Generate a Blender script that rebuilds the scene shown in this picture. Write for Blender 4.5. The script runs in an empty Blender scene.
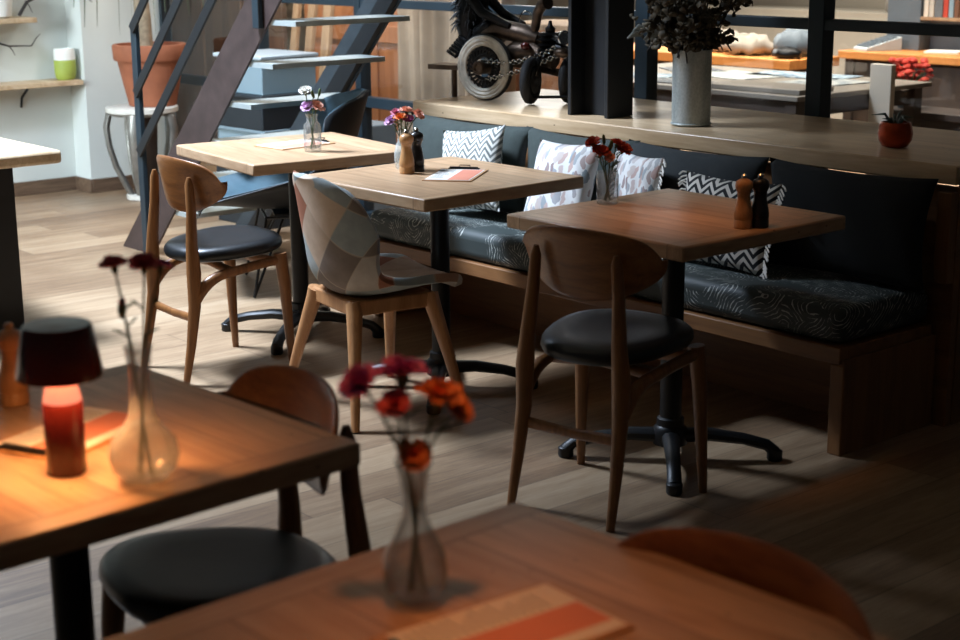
import bpy, bmesh, math, random
from math import sin, cos, pi, radians as R
from mathutils import Vector, Matrix, Euler
random.seed(7)
S = bpy.context.scene
COL = S.collection

# ------------------------------------------------------------------ camera
F_PX, PITCH, ROLL, CAM_H, YAW = 1582.5, 0.2405, 0.00783, 1.558, -0.86897
e1 = (cos(YAW), sin(YAW)); e2 = (-sin(YAW), cos(YAW))
rt = Vector((e1[0], e2[0], 0)); fw0 = Vector((e1[1], e2[1], 0)); zz = Vector((0, 0, 1))
fw = fw0 * cos(PITCH) - zz * sin(PITCH); up = fw0 * sin(PITCH) + zz * cos(PITCH)
rt2 = rt * cos(ROLL) - up * sin(ROLL); up2 = rt * sin(ROLL) + up * cos(ROLL)
cam = bpy.data.cameras.new('camera'); camo = bpy.data.objects.new('camera', cam); COL.objects.link(camo)
m = Matrix((rt2, up2, -fw)).transposed().to_4x4(); m.translation = (0, 0, CAM_H)
camo.matrix_world = m
cam.sensor_width = 36; cam.lens = F_PX * 36 / 960
cam.dof.use_dof = True; cam.dof.focus_distance = 5.35; cam.dof.aperture_fstop = 4.0; cam.dof.aperture_blades = 9
cam.clip_start = 0.05; cam.clip_end = 60
S.camera = camo

# ------------------------------------------------------------------ light
def lin(h):
    h = h.lstrip('#'); v = [int(h[i:i+2], 16) / 255 for i in (0, 2, 4)]
    return tuple(x / 12.92 if x <= .04045 else ((x + .055) / 1.055) ** 2.4 for x in v)
W = bpy.data.worlds.new('world'); S.world = W; W.use_nodes = True
bg = W.node_tree.nodes['Background']; bg.inputs[0].default_value = (.55, .62, .7, 1); bg.inputs[1].default_value = .028
def area(name, loc, target, sx, sy, power, color, spread=180):
    l = bpy.data.lights.new(name, 'AREA'); l.shape = 'RECTANGLE'; l.size = sx; l.size_y = sy
    l.energy = power; l.color = color; l.spread = R(spread)
    o = bpy.data.objects.new(name, l); COL.objects.link(o); o.location = loc
    o.rotation_euler = (Vector(target) - Vector(loc)).to_track_quat('-Z', 'Y').to_euler(); return o
# daylight through the roof light above the left part of the room
area('roof_light', (-6.4, 2.1, 3.9), (-5.3, 3.1, 0), .9, .9, 280, (.79, .94, 1.17), 120)
area('left_window', (-7.0, -1.0, 2.0), (-8.9, 4.0, .9), 1.4, 1.6, 50, (.84, .98, 1.06), 70)
# unseen warm fills, added to tint the right and nearest tabletops
area('right_table_fill', (-3.0, 2.9, 2.5), (-3.1, 3.35, .7), .15, .15, .36, (1, .38, .11), 28)
area('front_table_fill', (-1.3, 1.0, 2.4), (-1.28, 1.1, .7), .15, .15, .42, (1, .34, .10), 34)
# overhead light and added fills of the workshop behind the glass
area('workshop_light', (-6.6, 7.6, 3.2), (-6.6, 7.8, 0), 3.2, 2.6, 150, (1, .93, .82), 80)
area('workshop_side_fill', (-9.3, 8.6, 2.2), (-6.6, 8.2, .6), 2.2, 1.6, 50, (1, .97, .9), 110)  # added fill that brightens the workshop, not an actual window
area('workshop_front_fill', (-7.7, 5.2, 2.5), (-7.7, 5.9, .6), 2.4, .3, 95, (1, .92, .82), 150)  # fill added to brighten the wardrobe and curtain behind the stairs
S.view_settings.view_transform = 'Standard'; S.view_settings.look = 'None'
S.view_settings.gamma = 1; S.view_settings.use_curve_mapping = False; S.view_settings.exposure = 0.0

# ------------------------------------------------------------------ materials
class NT:
    def __init__(s, name):
        s.m = bpy.data.materials.new(name); s.m.use_nodes = True; s.t = s.m.node_tree
        s.b = s.t.nodes['Principled BSDF']; s.out = s.t.nodes['Material Output']
    def n(s, typ, **kw):
        x = s.t.nodes.new(typ)
        for k, v in kw.items():
            if k.startswith('i_'):
                k = k[2:]; k = int(k) if k.isdigit() else k
                if hasattr(v, 'is_linked') or hasattr(v, 'links'): s.t.links.new(v, x.inputs[k])
                else: x.inputs[k].default_value = v
            else: setattr(x, k, v)
        return x
    def link(s, a, b): s.t.links.new(a, b)
    def math(s, op, a, b=0., c=0.):
        x = s.t.nodes.new('ShaderNodeMath'); x.operation = op
        for i, v in enumerate((a, b, c)):
            if hasattr(v, 'links'): s.t.links.new(v, x.inputs[i])
            else: x.inputs[i].default_value = v
        return x.outputs[0]
    def mix(s, f, a, b, mode='MIX'):
        x = s.t.nodes.new('ShaderNodeMix'); x.data_type = 'RGBA'; x.blend_type = mode
        for i, v in ((0, f), (6, a), (7, b)):
            if hasattr(v, 'links'): s.t.links.new(v, x.inputs[i])
            else: x.inputs[i].default_value = v if i == 0 else (*v[:3], 1)
        return x.outputs[2]
    def ramp(s, f, stops):
        x = s.t.nodes.new('ShaderNodeValToRGB'); e = x.color_ramp.elements
        while len(e) < len(stops): e.new(.5)
        for q, (p, c) in zip(e, stops): q.position = p; q.color = (*c, 1)
        s.t.links.new(f, x.inputs[0]); return x.outputs[0]
    def coord(s, kind='Object'):
        return s.n('ShaderNodeTexCoord').outputs[kind]
    def mapv(s, v, scale=(1, 1, 1), rot=(0, 0, 0), loc=(0, 0, 0)):
        x = s.n('ShaderNodeMapping'); x.inputs[1].default_value = loc; x.inputs[2].default_value = rot; x.inputs[3].default_value = scale
        s.t.links.new(v, x.inputs[0]); return x.outputs[0]
    def noise(s, v, scale=5, detail=4, rough=.55, dist=0):
        x = s.n('ShaderNodeTexNoise'); s.t.links.new(v, x.inputs['Vector'])
        x.inputs['Scale'].default_value = scale; x.inputs['Detail'].default_value = detail
        x.inputs['Roughness'].default_value = rough; x.inputs['Distortion'].default_value = dist
        return x.outputs['Fac']
    def bump(s, h, strength=.2, dist=.01):
        x = s.n('ShaderNodeBump'); x.inputs['Strength'].default_value = strength; x.inputs['Distance'].default_value = dist
        s.t.links.new(h, x.inputs['Height']); s.t.links.new(x.outputs[0], s.b.inputs['Normal'])
    def set(s, color=None, rough=None, metal=None, **kw):
        for k, v in (('Base Color', color), ('Roughness', rough), ('Metallic', metal), *kw.items()):
            if v is None: continue
            if hasattr(v, 'links'): s.t.links.new(v, s.b.inputs[k])
            else: s.b.inputs[k].default_value = (*v, 1) if isinstance(v, tuple) and len(v) == 3 else v
        return s.m

def flat(name, hexc, rough=.5, metal=0, var=.12, scale=8, bump=0, **kw):
    t = NT(name); c = lin(hexc)
    f = t.noise(t.coord(), scale, 5)
    col = t.ramp(f, [(.3, tuple(x * (1 - var) for x in c)), (.7, tuple(min(1, x * (1 + var)) for x in c))])
    if bump: t.bump(t.noise(t.coord(), scale * 12, 3), bump, .003)
    return t.set(col, rough, metal, **kw)

def wood(name, dark, light, grain='X', rough=.45, fine=1.0, knots=False, spec=.5):
    t = NT(name); o = t.coord()
    sc = {'X': (1.2, 13, 13), 'Y': (13, 1.2, 13), 'Z': (13, 13, 1.2)}[grain]
    v = t.mapv(o, tuple(q * fine for q in sc))
    f = t.noise(v, 1.6, 6, .6, .8)
    g = t.noise(t.mapv(o, tuple(q * fine * 5 for q in sc)), 2.2, 3, .5)
    h = t.math('ADD', t.math('MULTIPLY', f, .75), t.math('MULTIPLY', g, .25))
    col = t.ramp(h, [(.32, lin(dark)), (.68, lin(light))])
    if knots:
        vo = t.n('ShaderNodeTexVoronoi'); t.link(t.mapv(o, (2.2, 4, 4) if grain == 'X' else (4, 2.2, 4)), vo.inputs[0])
        k = t.math('LESS_THAN', vo.outputs['Distance'], .055)
        col = t.mix(t.math('MULTIPLY', k, .7), col, lin('#3a2416'))
    t.bump(h, .12, .002)
    t.b.inputs['Specular IOR Level'].default_value = spec
    return t.set(col, rough)

def board_top(name, dark, light, bw, endx, rough):
    """boards along X, a board across each end beyond |x| > endx"""
    t = NT(name); o = t.coord()
    sp = t.n('ShaderNodeSeparateXYZ'); t.link(o, sp.inputs[0]); x, y, z = sp.outputs
    end = t.math('GREATER_THAN', t.math('ABSOLUTE', x), endx)
    along = t.math('ADD', t.math('MULTIPLY', x, t.math('SUBTRACT', 1, end)), t.math('MULTIPLY', y, end))
    across = t.math('ADD', t.math('MULTIPLY', y, t.math('SUBTRACT', 1, end)), t.math('MULTIPLY', x, end))
    q = t.math('ADD', t.math('DIVIDE', across, bw), .5)
    idx = t.math('ADD', t.math('FLOOR', q), t.math('MULTIPLY', end, 17.3))
    idx = t.math('MULTIPLY', idx, t.math('ADD', 1, t.math('MULTIPLY', end, 0)))
    wn = t.n('ShaderNodeTexWhiteNoise', noise_dimensions='1D'); t.link(t.math('ADD', t.math('MULTIPLY', t.math('SUBTRACT', 1, end), idx), t.math('MULTIPLY', end, 91.0)), wn.inputs['W'])
    info = t.n('ShaderNodeObjectInfo').outputs['Random']
    cb = t.n('ShaderNodeCombineXYZ')
    t.link(t.math('ADD', t.math('MULTIPLY', along, 1.5), t.math('ADD', t.math('MULTIPLY', wn.outputs['Value'], 40), t.math('MULTIPLY', info, 20))), cb.inputs[0])
    t.link(t.math('MULTIPLY', across, 16), cb.inputs[1]); t.link(t.math('MULTIPLY', z, 8), cb.inputs[2])
    f = t.noise(cb.outputs[0], 1.5, 6, .6, 1.0)
    g = t.noise(t.mapv(cb.outputs[0], (3, 6, 3)), 3, 3)
    h = t.math('ADD', t.math('MULTIPLY', f, .7), t.math('MULTIPLY', g, .3))
    col = t.ramp(h, [(.30, lin(dark)), (.70, lin(light))])
    tone = t.math('ADD', .86, t.math('MULTIPLY', wn.outputs['Value'], .26))
    tc = t.n('ShaderNodeCombineXYZ')
    for i in range(3): t.link(tone, tc.inputs[i])
    col = t.mix(1, col, tc.outputs[0], 'MULTIPLY')
    fr = t.math('FRACT', q)
    seam = t.math('MULTIPLY', t.math('LESS_THAN', t.math('MINIMUM', fr, t.math('SUBTRACT', 1, fr)), .012), t.math('SUBTRACT', 1, end))
    seam2 = t.math('LESS_THAN', t.math('ABSOLUTE', t.math('SUBTRACT', t.math('ABSOLUTE', x), endx)), .0016)
    sm = t.math('MAXIMUM', seam, seam2)
    col = t.mix(t.math('MULTIPLY', sm, .55), col, lin('#40291a'))
    vo = t.n('ShaderNodeTexVoronoi'); t.link(t.mapv(cb.outputs[0], (1.6, .35, .3)), vo.inputs[0])
    kn = t.math('LESS_THAN', vo.outputs['Distance'], .06)
    col = t.mix(t.math('MULTIPLY', kn, .6), col, lin('#4a2d1a'))
    t.bump(t.math('SUBTRACT', h, t.math('MULTIPLY', sm, 1.2)), .12, .002)
    return t.set(col, rough)

def planks(name, stops, pw, pl, rough, alongY=True):
    t = NT(name); o = t.coord()
    sp = t.n('ShaderNodeSeparateXYZ'); t.link(o, sp.inputs[0])
    x, y = (sp.outputs[1], sp.outputs[0]) if alongY else (sp.outputs[0], sp.outputs[1])
    q = t.math('DIVIDE', y, pw); row = t.math('FLOOR', q)
    w1 = t.n('ShaderNodeTexWhiteNoise', noise_dimensions='1D'); t.link(row, w1.inputs['W'])
    xs = t.math('ADD', t.math('DIVIDE', x, pl), t.math('MULTIPLY', w1.outputs['Value'], 7.3)); cell = t.math('FLOOR', xs)
    cb0 = t.n('ShaderNodeCombineXYZ'); t.link(row, cb0.inputs[0]); t.link(cell, cb0.inputs[1])
    w2 = t.n('ShaderNodeTexWhiteNoise', noise_dimensions='2D'); t.link(cb0.outputs[0], w2.inputs['Vector'])
    cb = t.n('ShaderNodeCombineXYZ'); t.link(t.math('ADD', t.math('MULTIPLY', x, 1.1), t.math('MULTIPLY', w2.outputs['Value'], 50)), cb.inputs[0])
    t.link(t.math('MULTIPLY', y, 11), cb.inputs[1]); t.link(w2.outputs['Value'], cb.inputs[2])
    f = t.math('ADD', t.math('MULTIPLY', t.noise(cb.outputs[0], 1.7, 7, .65, .9), .62), t.math('MULTIPLY', t.noise(t.mapv(cb.outputs[0], (4, 5, 1)), 3, 5, .7, .4), .38))
    big = t.noise(t.mapv(o, (1, 1, 1)), 1.4, 3)
    h = t.math('ADD', t.math('MULTIPLY', f, .68), t.math('ADD', t.math('MULTIPLY', w2.outputs['Value'], .16), t.math('MULTIPLY', big, .16)))
    col = t.ramp(h, stops)
    a = t.math('FRACT', q); b = t.math('FRACT', xs)
    s1 = t.math('LESS_THAN', t.math('MINIMUM', a, t.math('SUBTRACT', 1, a)), .009)
    s2 = t.math('LESS_THAN', t.math('MINIMUM', b, t.math('SUBTRACT', 1, b)), .0012)
    sm = t.math('MAXIMUM', s1, s2)
    col = t.mix(t.math('MULTIPLY', sm, .5), col, lin('#2c211a'))
    t.bump(t.math('SUBTRACT', f, sm), .25, .003)
    return t.set(col, rough)

def glassy(name, tint=(1, 1, 1), gloss=1.0, body=0.0, bodycol=(.8, .85, .85), milky=0.0, edge=0.0):
    """clear thin glass: see-through with a Fresnel reflection"""
    t = NT(name); t.t.nodes.remove(t.b)
    tr = t.n('ShaderNodeBsdfTransparent'); tr.inputs[0].default_value = (*tint, 1)
    if edge:
        lw = t.n('ShaderNodeLayerWeight'); lw.inputs[0].default_value = .35
        t.link(t.mix(lw.outputs['Facing'], tint, tuple(q * edge for q in tint)), tr.inputs[0])
    gl = t.n('ShaderNodeBsdfGlossy'); gl.inputs['Roughness'].default_value = .01
    fr = t.n('ShaderNodeFresnel'); fr.inputs[0].default_value = 1.5
    mx = t.n('ShaderNodeMixShader'); bf = t.n('ShaderNodeNewGeometry').outputs['Backfacing']
    t.link(t.math('MULTIPLY', t.math('MULTIPLY', fr.outputs[0], gloss), t.math('SUBTRACT', 1, bf)), mx.inputs[0])
    t.link(tr.outputs[0], mx.inputs[1]); t.link(gl.outputs[0], mx.inputs[2]); o = mx.outputs[0]
    if milky:
        df = t.n('ShaderNodeBsdfDiffuse'); df.inputs[0].default_value = (.85, .89, .88, 1); tl = t.n('ShaderNodeBsdfTranslucent'); tl.inputs[0].default_value = (.85, .89, .88, 1)
        ms = t.n('ShaderNodeMixShader'); t.link(df.outputs[0], ms.inputs[1]); t.link(tl.outputs[0], ms.inputs[2])
        m3 = t.n('ShaderNodeMixShader'); m3.inputs[0].default_value = milky; t.link(o, m3.inputs[1]); t.link(ms.outputs[0], m3.inputs[2]); o = m3.outputs[0]
    if body:
        df = t.n('ShaderNodeBsdfGlass'); df.inputs[0].default_value = (*bodycol, 1); df.inputs['IOR'].default_value = 1.35; df.inputs['Roughness'].default_value = .0
        m2 = t.n('ShaderNodeMixShader'); m2.inputs[0].default_value = body; t.link(o, m2.inputs[1]); t.link(df.outputs[0], m2.inputs[2]); o = m2.outputs[0]
    t.link(o, t.out.inputs[0]); return t.m

def uv_mat(name, fn, rough=.85, bump=None):
    t = NT(name); uv = t.n('ShaderNodeUVMap').outputs[0]
    sp = t.n('ShaderNodeSeparateXYZ'); t.link(uv, sp.inputs[0])
    col = fn(t, uv, sp.outputs[0], sp.outputs[1])
    wv = t.noise(t.mapv(t.coord(), (1, 1, 1)), 160, 2); t.bump(wv, .15, .002)
    return t.set(col, rough)

MAT = {}
MAT['table'] = board_top('pale oiled oak boards', '#9d7755', '#d2b18d', .128, .292, .36)
MAT['edge_table'] = wood('pale rustic oak slab', '#a98a66', '#d9c3a2', 'X', .5, .6, True)
MAT['floor'] = planks('weathered oak floor planks', [(.24, lin('#45352a')), (.42, lin('#7d644c')), (.56, lin('#9d8468')), (.78, lin('#bba68b'))], .19, 1.9, .42)
MAT['wall'] = flat('off-white plaster', '#cfd3cd', .9, 0, .03, 3, .05)
MAT['trim'] = wood('brown wooden skirting', '#4a372a', '#77604c', 'Y', .5)
MAT['ledge'] = wood('pale pine ledge', '#a58763', '#d3b895', 'X', .33, .7, True)
MAT['bench'] = wood('honey pine bench wood', '#6b4526', '#8e6238', 'X', .5, .8)
MAT['bench_end'] = wood('honey pine end panel', '#6b4526', '#8e6238', 'Z', .5, .8)
MAT['chairwood'] = wood('walnut-toned chair wood', '#6a4022', '#9c6738', 'X', .35, 1.6)
MAT['chairleg'] = wood('walnut-toned turned wood', '#6b4424', '#97663a', 'Z', .38, 1.6)
MAT['beech'] = wood('light beech leg wood', '#9a683f', '#bd8c5e', 'Z', .42, 1.4)
MAT['leather'] = flat('black leather', '#141719', .38, 0, .2, 20, .12)
MAT['teal'] = flat('teal-grey quilted leather', '#3d5560', .5, 0, .15, 20, .15)
MAT['blackmetal'] = flat('matt black cast iron', '#16181a', .42, .2, .15, 14, .08)
MAT['column'] = flat('black painted steel', '#15181b', .5, .1, .15, 6)
MAT['frame'] = flat('dark blue-grey painted steel', '#1f2d35', .45, .15, .12, 6)
MAT['stair'] = flat('raw purplish brown steel plate', '#463936', .5, .35, .28, 9, .06)
MAT['stair_dark'] = flat('dark grey steel plate', '#3a4247', .5, .3, .2, 7)
MAT['tread'] = flat('galvanised ribbed tread', '#a9b2b0', .45, .4, .12, 12)
MAT['glass'] = glassy('clear window glass', (.98, .985, .985), 1.5)
MAT['vaseglass'] = glassy('clear vase glass', (.985, .99, .985), 1.6, .05, (.97, .99, .98), .07, .62)
MAT['hazyglass'] = glassy('pressed bottle glass', (.98, .985, .98), 1.4, .04, (.98, .99, .98), .22, .7)
MAT['milkglass'] = glassy('frosted vase glass', (.95, .97, .965), .9, 0, milky=.22)
MAT['water'] = glassy('water', (.985, .99, .985), .6, .2, (.98, .99, .98))
MAT['cushion_grey'] = flat('dark grey-green linen', '#343c39', .95, 0, .1, 40, .2)
MAT['cushion_black'] = flat('charcoal cotton', '#272b2c', .95, 0, .1, 40, .2)
MAT['velvet'] = flat('black velvet', '#0d0f0f', .95, 0, .15, 20, .2)
MAT['terracotta'] = flat('terracotta', '#935639', .8, 0, .14, 10, .1)
MAT['soil'] = flat('dark potting soil', '#3a2c22', .95, 0, .4, 60, .6)
MAT['marble'] = flat('off-white stone top', '#cfcabf', .5, 0, .08, 8)
MAT['steelstrip'] = flat('weathered galvanised strip', '#8a8780', .4, .6, .3, 10)
MAT['lime'] = flat('lime green wax', '#98a648', .6, 0, .12, 10)
MAT['whiteglaze'] = flat('white glaze', '#e6e6df', .4, 0, .03, 10)
MAT['bark'] = flat('dark twig bark', '#2b2624', .8, 0, .25, 30, .4)
MAT['trunk'] = flat('pale tan palm trunk', '#8f7f68', .9, 0, .3, 25, .6)
MAT['palmleaf'] = flat('dull green strap leaf', '#5b6650', .6, 0, .25, 12)
MAT['lampred'] = flat('glossy oxblood enamel', '#4a1510', .2, 0, .05, 10)
MAT['millwood'] = wood('turned beech', '#a8784a', '#c99a69', 'Z', .35, 2)
MAT['milldark'] = wood('black stained wood', '#14110f', '#221c19', 'Z', .3, 2)
MAT['chrome'] = flat('polished steel', '#b9bcbc', .18, 1, .04, 10)
MAT['paper'] = flat('white paper', '#e4dfd6', .7, 0, .02, 10)
MAT['salmon'] = flat('salmon printed paper', '#d98a70', .7, 0, .04, 10)
MAT['clipboard'] = wood('light hardboard', '#a97c50', '#c69a6c', 'Y', .5, 2)
MAT['stem'] = flat('green flower stem', '#4a5a35', .6, 0, .2, 30)
MAT['galv'] = None
MAT['copper'] = flat('hammered copper glaze', '#b0421c', .16, .6, .25, 30, .3)
MAT['succulent'] = flat('dark green leaf', '#25352a', .5, 0, .2, 20)
MAT['rust'] = flat('rusty oily steel', '#51443a', .38, .8, .45, 24, .3)
MAT['darkiron'] = flat('blackened iron', '#1c1c1d', .35, .8, .3, 20, .2)
MAT['tyre'] = flat('black rubber', '#1a1a1b', .75, 0, .15, 30, .2)
MAT['rim'] = flat('worn pale alloy rim', '#b9b3a6', .45, .25, .22, 30, .1)
MAT['feather'] = flat('black feather strands', '#0e0f10', .6, 0, .2, 20)
MAT['crate'] = flat('black plastic crate', '#1d2327', .5, 0, .1, 10)
MAT['bin'] = None
MAT['paleplastic'] = flat('white plastic', '#aab4b7', .4, 0, .04, 10)
MAT['curtain'] = flat('beige heavy curtain', '#8f7c66', .95, 0, .2, 6, .1)
MAT['oldwood'] = wood('brown weathered boards', '#3b2a20', '#5d4634', 'Z', .7, .6)
MAT['cabinet'] = wood('orange-brown cabinet wood', '#6d4022', '#95603a', 'Z', .5, .6)
MAT['plankwood'] = wood('pale rough plank', '#7c6147', '#a88a69', 'Z', .7, .8)
MAT['orange'] = wood('orange varnished bench top', '#b06a30', '#d99350', 'X', .4, .6)
MAT['slate'] = flat('pale grey table board', '#726a5f', .5, 0, .12, 4)
MAT['darkwood'] = wood('dark brown timber', '#211812', '#3c2c20', 'Z', .6, .8)
MAT['whitewall'] = flat('bright cream wall', '#c3b9a8', .9, 0, .03, 3)
MAT['bluegrey'] = flat('blue-grey panel', '#566068', .7, 0, .1, 5)
MAT['cloth'] = flat('grey crumpled cloth', '#8d857a', .95, 0, .3, 9, .2)
MAT['redflower'] = flat('scarlet petals', '#b8331f', .7, 0, .25, 20)

def mk_galv():
    t = NT('mottled galvanised steel'); o = t.coord()
    vo = t.n('ShaderNodeTexVoronoi'); t.link(t.mapv(o, (26, 26, 20)), vo.inputs[0])
    c = t.mix(.3, t.ramp(t.noise(t.mapv(o, (1, 1, .25)), 14, 5), [(.35, lin('#8d9797')), (.65, lin('#bcc0bb'))]), vo.outputs['Distance'], 'SOFT_LIGHT')
    return t.set(c, .42, .3)
MAT['galv'] = mk_galv()
def mk_bin():
    t = NT('milky clear plastic'); t.t.nodes.remove(t.b)
    tr = t.n('ShaderNodeBsdfTransparent'); tr.inputs[0].default_value = (.8, .88, .9, 1)
    d = t.n('ShaderNodeBsdfPrincipled'); d.inputs['Base Color'].default_value = (*lin('#9db0b6'), 1); d.inputs['Roughness'].default_value = .25
    mx = t.n('ShaderNodeMixShader'); mx.inputs[0].default_value = .55
    t.link(tr.outputs[0], mx.inputs[1]); t.link(d.outputs[0], mx.inputs[2]); t.link(mx.outputs[0], t.out.inputs[0]); return t.m
MAT['bin'] = mk_bin()
def emis(name, hexc, st):
    t = NT(name); c = lin(hexc)
    t.b.inputs['Emission Color'].default_value = (*c, 1); t.b.inputs['Emission Strength'].default_value = st
    return t.set(c, .4)
MAT['glow'] = emis('glowing salmon lamp diffuser', '#f39a7c', .85)
MAT['glow'].node_tree.nodes['Principled BSDF'].inputs['Base Color'].default_value = (*lin('#5e2c1e'), 1)

def chevron(dark, light, rep, amp, turn):
    def fn(t, uv, u, v):
        if turn: u, v = v, u
        tri = t.math('PINGPONG', t.math('MULTIPLY', u, 6.0), .5)
        s = t.math('FRACT', t.math('ADD', t.math('MULTIPLY', v, rep), t.math('MULTIPLY', tri, amp)))
        st = t.math('GREATER_THAN', s, .5)
        return t.mix(st, lin(light), lin(dark))
    return fn
MAT['chev_grey'] = uv_mat('grey and white chevron weave', chevron('#6d716d', '#d9d7cf', 12, 2.6, False))
MAT['chev_black'] = uv_mat('black and white chevron weave', chevron('#17181a', '#cfc9bf', 9, 2.2, False))
def floral(t, uv, u, v):
    w = t.noise(t.mapv(uv, (1, 1, 1)), 4, 3)
    vv = t.n('ShaderNodeVectorMath', operation='ADD'); t.link(t.mapv(uv, (11, 4.6, 1), (0, 0, .6)), vv.inputs[0])
    cb = t.n('ShaderNodeCombineXYZ'); t.link(t.math('MULTIPLY', w, 2), cb.inputs[0]); t.link(t.math('MULTIPLY', w, 1.5), cb.inputs[1]); t.link(cb.outputs[0], vv.inputs[1])
    vo = t.n('ShaderNodeTexVoronoi'); t.link(vv.outputs[0], vo.inputs[0]); vo.inputs['Scale'].default_value = 1.1
    vo.voronoi_dimensions = '2D'
    sp = t.n('ShaderNodeSeparateColor'); t.link(vo.outputs['Color'], sp.inputs[0])
    c = t.ramp(sp.outputs[0], [(0, lin('#bdb5b2')), (.3, lin('#b99c93')), (.5, lin('#8c9aa0')), (.72, lin('#c4b6ae')), (.93, lin('#8d7a78'))])
    inside = t.math('LESS_THAN', vo.outputs['Distance'], .4)
    return t.mix(inside, lin('#d6d5d2'), c)
MAT['floral'] = uv_mat('white cotton with pink and grey leaves', floral)
def swirl():
    t = NT('black upholstery with swirling fern lines'); o = t.coord()
    v = t.mapv(o, (1, 1, 1))
    sp = t.n('ShaderNodeSeparateXYZ'); t.link(o, sp.inputs[0])
    vo = t.n('ShaderNodeTexVoronoi'); vo.inputs['Scale'].default_value = 7.5; t.link(v, vo.inputs[0])
    sc_ = t.n('ShaderNodeSeparateColor'); t.link(vo.outputs['Color'], sc_.inputs[0])
    dv = t.n('ShaderNodeVectorMath', operation='SUBTRACT'); t.link(v, dv.inputs[0]); t.link(vo.outputs['Position'], dv.inputs[1])
    sd = t.n('ShaderNodeSeparateXYZ'); t.link(dv.outputs[0], sd.inputs[0])
    ang = t.math('MULTIPLY', sc_.outputs[0], 6.28)
    h2 = t.math('SUBTRACT', sd.outputs[1], sd.outputs[2])
    q = t.math('ADD', t.math('MULTIPLY', sd.outputs[0], t.math('COSINE', ang)), t.math('MULTIPLY', h2, t.math('SINE', ang)))
    w = t.math('SUBTRACT', t.math('MULTIPLY', h2, t.math('COSINE', ang)), t.math('MULTIPLY', sd.outputs[0], t.math('SINE', ang)))
    ph = t.math('ADD', t.math('MULTIPLY', q, 75), t.math('ADD', t.math('MULTIPLY', t.math('SINE', t.math('MULTIPLY', w, 42)), .8), t.math('MULTIPLY', t.noise(v, 9, 2), 3.0)))
    tri = t.math('PINGPONG', ph, .5)
    thick = t.math('MULTIPLY', t.math('SUBTRACT', t.noise(v, 26, 2), .40), .75)
    m = t.math('LESS_THAN', tri, thick)
    m = t.math('MULTIPLY', m, t.math('GREATER_THAN', sc_.outputs[1], .25))
    m = t.math('MULTIPLY', m, t.math('LESS_THAN', t.math('FRACT', t.math('ADD', t.math('MULTIPLY', w, 16), t.math('ADD', t.math('MULTIPLY', t.math('FLOOR', ph), .37), t.noise(v, 20, 1)))), .72))
    col = t.mix(m, lin('#2a3332'), lin('#a9aca5'))
    t.bump(m, .3, .004)
    return t.set(col, .6)
MAT['swirl'] = swirl()
def patch():
    t = NT('patchwork suede'); uv = t.n('ShaderNodeUVMap').outputs[0]
    v = t.mapv(t.mapv(uv, (.48, .86, 1)), (1, 1, 1), (0, 0, R(45)))
    sp = t.n('ShaderNodeSeparateXYZ'); t.link(t.mapv(v, (7.4, 7.4, 1), loc=(.3, .1, 0)), sp.inputs[0])
    fx, fy = t.math('FLOOR', sp.outputs[0]), t.math('FLOOR', sp.outputs[1])
    cb = t.n('ShaderNodeCombineXYZ'); t.link(fx, cb.inputs[0]); t.link(fy, cb.inputs[1])
    wn = t.n('ShaderNodeTexWhiteNoise', noise_dimensions='2D'); t.link(cb.outputs[0], wn.inputs['Vector'])
    r = t.n('ShaderNodeValToRGB'); r.color_ramp.interpolation = 'CONSTANT'; e = r.color_ramp.elements
    cols = ['#75685f', '#b39c86', '#8c5439', '#8f9796', '#c4ad97', '#6a5f58', '#a07d64', '#aaa095']
    while len(e) < len(cols): e.new(.5)
    for i, (q, c) in enumerate(zip(e, cols)): q.position = i / len(cols); q.color = (*lin(c), 1)
    t.link(wn.outputs['Value'], r.inputs[0])
    ax, ay = t.math('FRACT', sp.outputs[0]), t.math('FRACT', sp.outputs[1])
    d = t.math('MINIMUM', t.math('MINIMUM', ax, t.math('SUBTRACT', 1, ax)), t.math('MINIMUM', ay, t.math('SUBTRACT', 1, ay)))
    seam = t.math('LESS_THAN', d, .022)
    n = t.noise(t.coord(), 22, 5)
    c = t.mix(.35, r.outputs[0], t.ramp(n, [(.3, (.35, .35, .35)), (.7, (.85, .83, .8))]), 'SOFT_LIGHT')
    c = t.mix(t.math('MULTIPLY', seam, .45), c, lin('#b9a894'))
    t.bump(t.math('SUBTRACT', n, seam), .2, .003)
    return t.set(c, .75)
MAT['patch'] = patch()
def petal(name, a, b):
    t = NT(name); n = t.noise(t.coord(), 60, 3)
    return t.set(t.ramp(n, [(.35, lin(a)), (.65, lin(b))]), .7)
PET = {'white': petal('white petals', '#d9d6cc', '#f2efe8'), 'pink': petal('pink petals', '#c96a86', '#e6a2b2'),
       'peach': petal('peach petals', '#e59a80', '#f4c6b0'), 'lilac': petal('lilac petals', '#bd86b8', '#e3c3de'),
       'orange': petal('orange petals', '#dc7836', '#f0a064'), 'crimson': petal('crimson petals', '#bd3848', '#e6757c'),
       'brick': petal('brick red petals', '#9c3322', '#c85338'), 'magenta': petal('magenta petals', '#a83a86', '#d077b4'),
       'green': petal('green bud', '#42542f', '#64743f')}
def leafmat():
    t = NT('dried eucalyptus leaves'); n = t.noise(t.coord(), 14, 3)
    return t.set(t.ramp(n, [(.35, lin('#302b21')), (.52, lin('#524838')), (.68, lin('#6b6352'))]), .7)
MAT['euca'] = leafmat(); MAT['euca'].node_tree.nodes['Principled BSDF'].inputs['Specular IOR Level'].default_value = .25
MAT['silverleaf'] = flat('silvery dried leaf', '#8f958f', .7, 0, .15, 20)

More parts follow.
